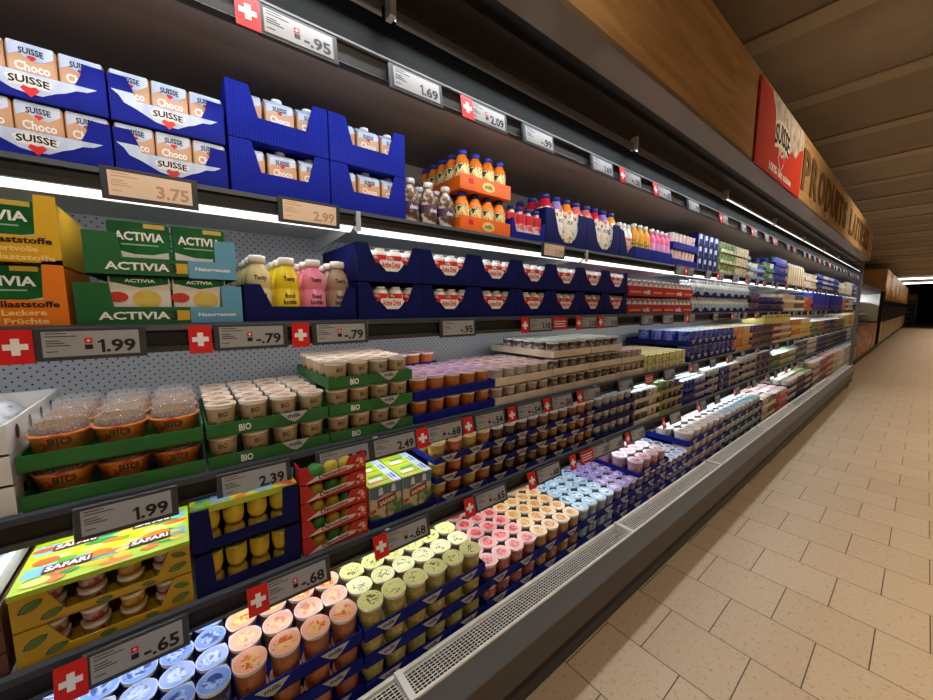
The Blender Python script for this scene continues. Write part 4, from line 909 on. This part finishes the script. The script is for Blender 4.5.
for ti, (z, a, b) in enumerate(((ZS + .112, -.150, .130), (ZS, -.172, .138))):
    tray('printed_tray', 'green and light blue ACTIVIA tray, %s tier' % ('upper', 'lower')[ti], X2, a, b, z, .30, act_front(), .095, AG, 'ac', group='green and blue ACTIVIA trays', extra_part=[('printed_front', 'acp', act_print)])
    for i in range(2):
        thing('yogurt_multipack', '%s yogurt multipack sleeve in %s ACTIVIA tray, %s' % (('green', 'white fruit')[ti], ('upper', 'lower')[ti], ('left', 'right')[i]), 'yogurt multipack', (X2 - .008, (a + b) / 2 - .046 + i * .112, z + .0205), group='ACTIVIA multipacks', mesh=cached(('sl', ti), (lambda: sleeve(.108)) if ti == 0 else (lambda: sleeve2(.108)), 'yogurt_multipack'))
        thing('yogurt_multipack', 'lowest flat pack under the sleeves in %s ACTIVIA tray, %s' % (('upper', 'lower')[ti], ('left', 'right')[i]), 'yogurt multipack', (X2 - .008, (a + b) / 2 - .046 + i * .112, z + .0035), group='ACTIVIA multipacks', mesh=cached('flp', lambda: MB().box(-.13, 0, -.054, .054, 0, .0168, ACT), 'yogurt_multipack')) if False else None
YC = mat((220, 172, 30), .5); OC = mat((232, 124, 24), .5)
def oc_print(ti):
    def f(w):
        m = MB(); m.text('Ballaststoffe', .088, .047, .10, .013, INK, x=.001)
        c = mat((250, 214, 130), .5)
        if ti == 0: m.text('Wertvolle', .082, .030, .07, .012, c, x=.001); m.text('Ballaststoffe', .090, .013, .10, .012, c, x=.001)
        else: m.text('Leckere', .088, .030, .06, .012, c, x=.001); m.text('Früchte', .090, .013, .06, .012, c, x=.001)
        return m
    return f
for ti, (z, m_) in enumerate(((ZS + .128, YC), (ZS, OC))):
    a, b = -.480, -.180
    tray('printed_tray', '%s tray of ACTIVIA packs at far left of second shelf' % ('yellow', 'orange')[ti], X2, a, b, z, .30, act_front(.056, .138, .05, .030), .124, m_, 'yo', group='yellow and orange trays at far left', extra_part=[('printed_front', ('yop', ti), oc_print(ti))])
    for i in range(2):
        thing('yogurt_multipack', 'green ACTIVIA multipack in %s tray, %s' % (('yellow', 'orange')[ti], ('left', 'right')[i]), 'yogurt multipack', (X2 - .008, a + .062 + i * .137 + .005, z + .0035), group='ACTIVIA multipacks in warm coloured trays', mesh=cached('sl3', lambda: sleeve(.132, .124), 'yogurt_multipack'))
        thing('yogurt_multipack', 'hidden lower ACTIVIA multipack base in %s tray, %s' % (('yellow', 'orange')[ti], ('left', 'right')[i]), 'yogurt multipack', (X2 - .008, a + .078 + i * .143, z + .0035), group='ACTIVIA multipacks in warm coloured trays', mesh=cached('slb', lambda: MB().box(-.13, 0, -.066, .066, 0, .0225, ACT), 'yogurt_multipack')) if False else None
# tasty bottles
def tb(key, c, tn):
    return bottle('ta' + key, .0335, .178, [(.86, 0), (.98, .03), (1, .12), (1, .48), (.93, .50), (.93, .53), (1, .56), (.98, .66), (.82, .78), (.55, .86), (.52, .90)], mat(c, .3), WHITE, .020, .0215,
                  [('Tasty', .66, .032, .016), ('food', .40, .028, .014), ('bottle', .30, .036, .014)], INK)
TB = [tb('a', (214, 200, 150), 0), tb('b', (232, 206, 40), 0), tb('c', (232, 130, 160), 0), tb('d', (160, 134, 110), 0)]
TN = ['cream', 'yellow', 'pink', 'mocha brown']
tray('cardboard_tray', 'dark blue tray of bulbous Tasty drink bottles', X2, .142, .450, ZS, .32, lambda w: [(-w / 2, 0), (w / 2, 0), (w / 2, .104), (w / 2 - .026, .104), (w / 2 - .05, .044), (-w / 2 + .066, .044), (-w / 2 + .040, .104), (-w / 2, .104)], .102, NAVY, 'ta')
for r in range(4):
    for i in range(4):
        put_bottle(TB[i], '%s Tasty food bottle with white cap, %s, %s' % (TN[i], rown(r), nth(i, 4)), X2 - .040 - r * .069, .184 + i * .0745, ZS + .0035, 'Tasty food bottles', random.uniform(-.1, .1))
# drink trays
def dr_front(w): return [(-w / 2, 0), (w / 2, 0), (w / 2, .122), (w / 2 - .034, .122), (w / 2 - .058, .062), (-w / 2 + .062, .062), (-w / 2 + .036, .122), (-w / 2, .122)]
def dr_print(w):
    m = MB(); pts = [(-.044, .062), (-.040, .072), (.040, .072), (.046, .062), (.034, .046), (.022, .036), (-.020, .036), (-.030, .048)]
    m.poly(pts[::-1], .0008, WHITE); m.text('Active Drink', -.001, .057, .070, .020, RED, x=.0014); return m
RB = bottle('act', .026, .104, [(.9, 0), (1, .04), (1, .84), (.9, .92), (.7, .96)], mat((236, 232, 230), .3), mat((236, 236, 236), .4), .008, .016, None, None, (.06, .82, noise_mat('red_label', [(.35, (216, 36, 30)), (.58, (222, 50, 40)), (.66, (240, 232, 226))], 42)))
DE = [.457, .697, .937, 1.177, 1.417, 1.657, 1.897, 2.137]
for ti, z in enumerate((ZS + .126, ZS)):
    for c in range(7):
        a, b = DE[c], DE[c + 1]
        tray('cardboard_tray', 'dark blue Active Drink tray, %s tier, %s' % (('upper', 'lower')[ti], nth(c, 7)), X2, a, b, z, .34, dr_front, .122, NAVY, 'dr', group='dark blue Active Drink trays', extra_part=[('printed_badge', 'drp', dr_print)])
        for r in range(3 if ti == 0 and c < 3 else 2 if c < 3 else 1):
            for i in range(4):
                put_bottle(RB, 'small red drink, %s tier, %s tray, %s, %s' % (('upper', 'lower')[ti], nth(c, 7), rown(r), nth(i, 4)), X2 - .030 - r * .05, a + .036 + i * .056, z + .0035, 'little red and white drinks')
# red trays
CRP = cell_mat('small_pots', [(0, (230, 230, 230)), (.4, (60, 110, 190)), (.6, (236, 236, 230)), (.75, (220, 170, 60)), (.88, (40, 60, 130))], 70, .4)
for c, (a, b) in enumerate(((2.15, 2.63), (2.635, 3.13))):
    for ti, z in enumerate((ZS + .114, ZS)):
        t = tray('printed_tray', 'crimson tray with white writing, %s tier, %s' % (('upper', 'lower')[ti], ('left', 'right')[c]), X2, a, b, z, .36, lambda w: flat(w, .062), .062, mat((170, 26, 52), .5), 'rt', group='crimson trays', extra_part=[('printed_front', 'rtp', lambda w: MB().box(0, .0008, -w / 2 + .02, -w * .16, .02, .032, mat((220, 150, 60), .5)).box(0, .0008, w * .18, w / 2 - .02, .02, .032, mat((220, 150, 60), .5)).text('milk', 0, .028, w * .2, .028, WHITE, x=.0014))])
        for i in range(7):
            m = cached('pot7', lambda: MB().bevbox(-.06, 0, -.030, .030, 0, .098, CRP, .004), 'drink_pack')
            thing('drink_pack', 'small blue and white pack in crimson tray, %s tier, %s tray, %s' % (('upper', 'lower')[ti], ('left', 'right')[c], nth(i, 7)), 'drink pack', (X2 - .008, a + .035 + i * .0685, z + .0035), group='small packs in crimson trays', mesh=m)

# ------------------------------------------------------------------ far stretches: whole trays as things, very small cups as stuff
class Stuff:
    def __init__(s): s.m = MB()
    def cup(s, x, y, z, r, h, cb, cl, n=8):
        s.m.lathe([(r * .84, z), (r, z + h - .003)], cb, n, (x, y), True, False, False)
        s.m.add([(x + r * 1.03 * math.cos(2 * PI * i / n), y + r * 1.03 * math.sin(2 * PI * i / n), z + h) for i in range(n)] + [(x + r * math.cos(2 * PI * i / n), y + r * math.sin(2 * PI * i / n), z + h - .003) for i in range(n)], [tuple(range(n))] + [(i, i + n, (i + 1) % n + n, (i + 1) % n) for i in range(n)], cl)
stuff = {k: Stuff() for k in (0, 1, 2, 3, 4)}
def far(shelf, y0, y1, tiers, pitch, trayc, cbs, cls, r=.036, hf=.03, word='cups', rows=4, x=None, z=None, step=.4, deep=.42, tabs=0):
    xs = {0: -.857, 1: X1, 2: X2, 3: X5, 4: X4}[shelf] if x is None else x
    zs = {0: .335, 1: Z1, 2: ZS, 3: Z5, 4: Z4}[shelf] if z is None else z
    n = max(1, round((y1 - y0) / step)); w = (y1 - y0) / n
    nm = {0: 'bottom of the case', 1: 'top shelf', 2: 'second shelf', 3: 'third shelf', 4: 'lowest shelf'}[shelf]
    for ti in range(tiers):
        for i in range(n):
            a = y0 + w * i
            t = tray('cardboard_tray', '%s, %s, %s, %s' % (word, nm, lay(tiers - 1 - ti, max(2, tiers)), nth(i, n)), xs, a, a + w, zs + pitch * ti, deep, lambda w: flat(w, hf), hf, trayc, ('far', hf), group='far trays on the ' + nm)
            if tabs: add_tabs(t, w, tabs, hf * .8)
        k = int((y1 - y0 - .01) / (2 * r + .003)); d = (y1 - y0 - .01) / k
        rr = rows if ti == tiers - 1 else 1
        for j in range(k):
            for q in range(rr):
                c = (j * len(cbs)) // k
                stuff[shelf].cup(xs - .008 - r - q * (2 * r + .004), y0 + .005 + d * (j + .5), zs + pitch * ti + .0035, r, pitch - .008 if ti < tiers - 1 else pitch - .006, cbs[c % len(cbs)], cls[(c + q // 3) % len(cls)])
def cm(*c): return noise_mat('far_%d_%d_%d' % c, [(.40, c), (.60, tuple(int(v * .55 + 100) for v in c)), (.66, tuple(int(v * .6) for v in c))], 34, .4)
def cl(*c): return noise_mat('farl_%d_%d_%d' % c, [(.40, c), (.62, tuple(int(v * .6 + 90) for v in c)), (.7, tuple(int(v * .75) for v in c))], 22, .35)
wh = cl(236, 236, 232); pk = cl(236, 180, 186); cr = cl(230, 214, 180); ic = cl(200, 226, 240); gn = cl(120, 160, 90); gd = cl(206, 160, 60)
bB = cm(22, 44, 160); bW = cm(220, 216, 210); bR = cm(180, 50, 54); bP = cm(100, 70, 120); bG = cm(90, 120, 60); bO = cm(206, 120, 50); bC = cm(204, 180, 140); bD = cm(60, 54, 60)
# bottom
far(0, 4.14, 4.62, 3, .092, CREAM, [bC, bG], [cr, pk, pk], .044, word='cream tray of pink topped tubs')
far(0, 4.63, 5.15, 3, .088, REDC, [bR, bC], [wh, pk], .040, word='red tray of mixed tubs')
far(0, 5.16, 6.5, 4, .080, NAVY, [bW, bD, bC], [wh, cr, gn, wh, pk], .036, word='dark tray of pale lidded cups')
far(0, 6.51, 7.6, 4, .098, mat((96, 104, 116), .5), [bC, bR], [wh, wh], .045, word='grey tray of white tubs')
far(0, 7.61, 9.45, 4, .100, CREAM, [bR, bC, bW], [pk, wh, wh], .045, word='cream tray of white tubs')
# lowest shelf
far(4, 2.065, 2.40, 3, .064, CREAM, [bD, bW], [ic, wh], .030, .022, 'cream tray of small dark cups', deep=.4)
far(4, 2.405, 2.74, 3, .068, mat((150, 150, 60), .5), [bG, bP], [gn, wh], .032, .022, 'olive tray of green and purple cups', deep=.4)
far(4, 2.745, 3.22, 3, .058, BLUE, [bB, bW], [ic, ic], .028, .020, 'blue tray of ice blue cups')
far(4, 3.225, 4.05, 3, .066, NAVY, [bW, bB, bC], [ic, ic, wh], .032, .022, 'dark blue tray of blue lidded cups', tabs=2)
far(4, 4.055, 5.1, 3, .078, NAVY, [bW, bP], [ic, wh], .035, .024, 'navy tray of white cups', tabs=2)
far(4, 5.11, 6.4, 2, .080, mat((80, 110, 60), .5), [bG, bC, bW], [gn, ic], .036, .024, 'green tray of mixed cups')
far(4, 6.41, 7.8, 3, .082, mat((110, 118, 130), .5), [bD, bW], [ic, wh], .036, .024, 'grey tray of silver lidded cups')
far(4, 7.81, 9.45, 3, .080, NAVY, [bB, bG], [ic, wh], .036, .024, 'dark tray of blue cups')
# third shelf
BXG = cell_mat('green_box_print', [(0, (200, 190, 140)), (.4, (216, 206, 160)), (.6, (120, 150, 70)), (.78, (210, 190, 80)), (.9, (60, 90, 40))], 40)
for i in range(6):
    for ti in range(2):
        thing('yogurt_multipack', 'yellow and green multipack before blue stack, %s layer, %s' % (('lower', 'upper')[ti], nth(i, 6)), 'yogurt multipack', (X5, 2.355 + i * .106, Z5 + ti * .053), group='yellow and green multipacks', mesh=cached('ygm', lambda: MB().bevbox(-.40, 0, -.051, .051, 0, .052, BXG, .004), 'yogurt_multipack'))
far(3, 3.0, 4.08, 2, .118, NAVY, [bB], [ic, cl(150, 160, 210)], .050, .040, 'navy tray of wide blue tubs', step=.27, deep=.5, tabs=2)
far(3, 4.085, 4.58, 2, .118, mat((196, 140, 60), .5), [bO, bC], [gd, cr], .044, .040, 'golden tray of wide tubs', deep=.5)
far(3, 4.585, 5.4, 3, .078, mat((90, 60, 70), .5), [bP, bD], [ic, gn], .036, .03, 'plum tray of dark cups', deep=.5)
far(3, 5.405, 6.3, 3, .078, CREAM, [bR, bC], [cr, pk], .040, .03, 'cream tray of red cups', deep=.5)
for i in range(3):
    t = thing('display_carton', 'large pale yellow shelf carton with dark holes, far third shelf, %s' % nth(i, 4), 'carton', (X5 - .012, 5.22 + i * .42, Z5 + .237), group='large pale yellow cartons', mesh=None)
    m = MB(); m.box(-.2, 0, -.2, .2, 0, .095, mat((224, 214, 130), .5))
    for q in range(3): m.box(0, .001, -.14 + q * .12, -.10 + q * .12, .06, .08, INK)
    part('carton_body', m, t)
far(3, 5.2 - .18, 6.9, 2, .117, mat((200, 180, 70), .5), [bO], [cr], .05, .115, 'hidden', rows=1, x=X5 - .16, deep=.3) if False else None
for i in range(4):
    thing('display_carton', 'golden brown carton under the pale yellow cartons, far third shelf, %s' % nth(i, 4), 'carton', (X5 - .47, 5.22 + i * .42, Z5), group='golden brown cartons', mesh=cached('gbc', lambda: MB().box(0, .285, -.2, .2, 0, .234, mat((196, 160, 90), .5)), 'display_carton')) if False else None
far(3, 6.31, 7.65, 2, .13, mat((204, 176, 60), .5), [bO, bC], [cr, wh], .046, .05, 'yellow tray of cream tubs', deep=.5)
far(3, 7.66, 9.45, 2, .10, mat((120, 110, 50), .5), [bG, bO, bB], [wh, wh], .044, .04, 'olive tray of white lidded tubs', deep=.5)
# second shelf
BTW = plainbottle('btw', (206, 216, 222), (220, 226, 232), .030, .118, (.2, .6, noise_mat('silver_label', [(.4, (170, 190, 200)), (.6, (120, 140, 160))], 60)))
for ti in range(2):
    for i in range(4):
        a = 3.14 + i * .37
        tray('cardboard_tray', 'scalloped blue tray of silvery bottles, %s tier, %s' % (('lower', 'upper')[ti], nth(i, 4)), X2, a, a + .367, ZS + ti * .128, .36, lambda w: [(-w / 2, 0), (w / 2, 0), (w / 2, .012), (w / 2 - .03, .026), (w * .28, .042), (w * .2, .042), (.03, .014), (-.03, .014), (-w * .2, .042), (-w * .28, .042), (-w / 2 + .03, .026), (-w / 2, .012)], .02, NAVY, 'sc', group='scalloped trays of silvery bottles')
        bottles(BTW, 'silvery drink bottle, %s tier, tray %s' % (('lower', 'upper')[ti], nth(i, 4)), a + .036, 5, .0735, X2 - .036, 2, .07, ZS + ti * .128 + .0035, 'silvery drink bottles')
TQ = mat((60, 170, 190), .5)
for i in range(2):
    thing('display_carton', 'turquoise carton standing at the back behind silvery bottles, %s' % ('left', 'right')[i], 'carton', (X2 - .30, 3.20 + i * .26, ZS), group='turquoise cartons', mesh=cached('tq', lambda: MB().bevbox(-.15, 0, -.12, .12, 0, .270, TQ, .004), 'display_carton')) if False else None
far(2, 4.63, 5.02, 2, .10, mat((50, 30, 50), .5), [bP], [bP], .036, .03, 'dark purple tray of cups')
far(2, 5.03, 6.02, 2, .085, NAVY, [bB, bP], [ic, cl(60, 90, 190)], .036, .03, 'navy tray of blue cups')
far(2, 6.03, 7.3, 2, .110, CREAM, [bC, bD], [cr, wh], .045, .04, 'cream tray of brown tubs')
far(2, 7.31, 7.9, 2, .105, mat((196, 90, 40), .5), [bO, bR], [gn, cr], .044, .05, 'orange tray of tubs')
for i in range(4):
    thing('display_carton', 'tall bright blue carton at far end of second shelf, %s' % nth(i, 4), 'carton', (X2, 8.10 + i * .37, ZS), group='tall blue cartons', mesh=cached('tbc', lambda: MB().bevbox(-.3, 0, -.18, .18, 0, .28, mat((24, 50, 170), .5), .004).box(0, .001, -.1, .1, .05, .09, mat((170, 60, 80), .5)), 'display_carton'))
# top shelf
far(1, 2.80, 3.24, 2, .118, BLUE, [cm(226, 190, 190)], [wh], .028, .05, 'blue tray of white and pink bottles')
for i in range(4):
    for ti in range(3):
        thing('stacked_pack', 'dark blue pack with white stripes, top shelf stack, %s, %s' % (lay(2 - ti, 3), nth(i, 4)), 'drink pack', (X1, 3.30 + i * .113, Z1 + ti * .095), group='dark blue striped packs', mesh=cached('dbs', lambda: MB().bevbox(-.3, 0, -.055, .055, 0, .094, NAVY, .004).box(0, .001, -.02, .02, .05, .085, mat((190, 200, 220), .4)).box(0, .001, -.045, -.035, .01, .08, mat((120, 140, 200), .4)), 'stacked_pack'))
far(1, 3.76, 4.62, 3, .092, noise_mat('green_cream_cardboard', [(.42, (60, 96, 50)), (.55, (190, 180, 140))], 20), [bG, bC], [cr, wh], .034, .03, 'green tray of cream bottles', deep=.34)
far(1, 4.64, 5.2, 2, .082, mat((150, 170, 200), .5), [bW, bB], [ic, wh], .034, .03, 'pale blue tray of white cups', deep=.34)
far(1, 5.21, 5.6, 2, .105, GREEN, [bG, bW], [gn], .036, .04, 'green tray of cups', deep=.34)
far(1, 5.61, 6.22, 3, .10, BLUE, [bB, bP], [cl(60, 90, 190)], .036, .04, 'tall stack blue tray of cups', deep=.34)
for i in range(7):
    thing('milk_carton', 'tall cream milk carton far along top shelf, %s' % nth(i, 7), 'carton', (X1, 6.34 + i * .14, Z1), group='tall cream milk cartons', mesh=cached('tmc', lambda: MB().bevbox(-.07, 0, -.035, .035, 0, .25, mat((214, 196, 160), .5), .004).box(-.06, -.01, -.03, .03, .25, .275, mat((226, 214, 190), .5)), 'milk_carton'))
far(1, 7.35, 8.3, 2, .11, CREAM, [bW, bC], [wh], .040, .04, 'white tray of cartons', deep=.34)
far(1, 8.31, 9.45, 3, .085, NAVY, [bB, bW], [ic], .036, .03, 'navy tray of small cups', deep=.34)
for k, s in stuff.items():
    nm = {0: 'in the bottom of the case', 1: 'on the top shelf', 2: 'on the second shelf', 3: 'on the third shelf', 4: 'on the lowest shelf'}[k]
    if s.m.v:
        o = thing('small_yogurt_cups', 'many small dairy cups packed in trays %s, far along' % nm, 'yogurt cups', (0, 0, 0), mesh=s.m.mesh('small_yogurt_cups')); o['kind'] = 'stuff'

# ------------------------------------------------------------------ background beyond the case
bg = thing('bakery_shelf_unit', 'brightly lit open shelf unit with orange goods beyond the dairy chiller', 'display case', (-1.3, 15.5, 0))
part('body', MB().box(-1.4, -.02, 3.8, 4.0, 0, 2.05, mat((200, 205, 208), .4)).box(-1.4, -1.35, -2, 4, 0, 2.0, mat((206, 210, 212), .4)).box(-1.4, .25, -2, 3.8, 1.95, 2.05, BLACK).box(-1.4, .26, -2, 3.8, 0, .12, BLACK), bg)
part('goods_bin', MB().box(-1.0, .25, -2, 3.8, .12, .95, cell_mat('orange_goods', [(0, (130, 50, 24)), (.3, (196, 110, 50)), (.5, (90, 50, 30)), (.7, (220, 160, 100)), (.85, (70, 60, 30))], 9)), bg)
for z in (1.25, 1.6): part('shelf', MB().box(-1.3, .0, -2, 3.8, z, z + .04, METALW), bg)
part('glass_side', MB().box(-1.3, .24, 3.7, 3.72, .98, 1.93, mat((226, 236, 240), .1)), bg)
wd = thing('wooden_bulkhead', 'orange-brown wooden bulkhead above the black glass-door freezers', 'fascia', (-1.0, 20, 2.05))
part('board', MB().box(-2.6, 0, 0, 26, .02, .80, WOODM), wd)
dm = MB()
for i in range(20):
    y = .3 + i * 1.2; dm.plate_x([(y, .12), (y + 1.1, .12), (y + .55, -.32)], .0, .02, mat((186, 140, 80), .5))
part('triangular_pennants', dm, wd)
fz = thing('glass_door_freezer', 'row of tall black freezers with glass doors under the wooden bulkhead', 'freezer', (-1.05, 20, 0))
part('body', MB().box(-.9, 0, 0, 26, .0, 2.06, BLACK), fz)
for i in range(16):
    d = part('door', MB().box(.0, .03, .05 + i * 1.6, 1.6 + i * 1.6, .15, 2.0, mat((26, 26, 26), .2)), fz)
    part('pale_lower_panel', MB().box(.03, .034, .15 + i * 1.6, 1.5 + i * 1.6, .18, .92, mat((170, 146, 110), .5)), d)
    part('handle', MB().box(.034, .06, .12 + i * 1.6, .16 + i * 1.6, .95, 1.5, mat((90, 90, 90), .3, .5)), d)
rk = thing('far_product_rack', 'small red and white product rack at the far end of the aisle', 'rack', (-1.0, 50, 0))
part('frame', MB().box(-.8, .4, 0, .1, 0, 2.1, mat((90, 70, 64), .5)).box(.36, .42, 0, .6, 0, 2.0, METALW), rk)
for i in range(5): part('shelf', MB().box(-.8, .4, -.5, 0, .25 + i * .4, .32 + i * .4, mat((190, 150, 140), .5)), rk)
part('header', MB().box(-.8, .4, -.3, .1, 2.1, 2.6, WOODM), rk)
strip('bakery_lamp', -2.0, 1.93, 13.6, 19.0, .1, 160, (1, .95, .9))
# tube luminaires at the far end
for i in range(2):
    t = thing('tube_lamp', 'long white fluorescent tube hanging at far end, %s' % ('nearer', 'farther')[i], 'lamp', (1.0, 39.2 - i * 6, 3.0785), mesh=None)
    em = bpy.data.materials.new('tube_light'); em.use_nodes = True; bb = em.node_tree.nodes['Principled BSDF']; bb.inputs['Emission Color'].default_value = (1, .95, .88, 1); bb.inputs['Emission Strength'].default_value = 6
    part('tube', MB().box(-2.4, 3.6, -.04, .04, 0, .08, em), t)
    part('housing', MB().box(-2.4, 3.6, -.06, .06, .08, .14, WHITE), t)

# ------------------------------------------------------------------ store lighting
def area(name, loc, sx, sy, power, color, rot=(0, 0, 0), spread=None):
    L = bpy.data.lights.new(name, 'AREA'); L.shape = 'RECTANGLE'; L.size = sx; L.size_y = sy; L.energy = power; L.color = color
    if spread: L.spread = spread
    o = bpy.data.objects.new(name, L); COL.objects.link(o); o.location = loc; o.rotation_euler = rot; return o
WARM = (1.0, .82, .61)
for y in (-1.0, 2.5, 6.0, 9.5, 13, 16.5, 20, 23.5, 27, 31, 35, 39):
    area('ceiling_lamp', (1.6, y, 3.15), .3, 2.2, 54, WARM, (0, 0, 0), math.radians(100)); area('fascia_fill', (1.0, y + 1.2, 3.0), .12, .5, 5.5, WARM, (0, math.radians(72), 0), math.radians(70))  # fascia lights are unseen, added to brighten the wood
w = bpy.data.worlds.new('world'); S.world = w; w.use_nodes = True
w.node_tree.nodes['Background'].inputs[0].default_value = (1, .86, .72, 1); w.node_tree.nodes['Background'].inputs[1].default_value = .075

# ------------------------------------------------------------------ camera
cd = bpy.data.cameras.new('camera'); cam = bpy.data.objects.new('camera', cd); COL.objects.link(cam)
cd.sensor_width = 36; cd.lens = 363 / 933 * 36; cd.clip_start = .02; cd.clip_end = 200
cam.location = (0, 0, 1.45); cam.rotation_euler = (math.radians(90) - math.atan(42 / 363), 0, math.radians(51.6))
S.camera = cam
S.view_settings.view_transform = 'Standard'; S.view_settings.look = 'None'; S.view_settings.gamma = 1; S.view_settings.exposure = 0
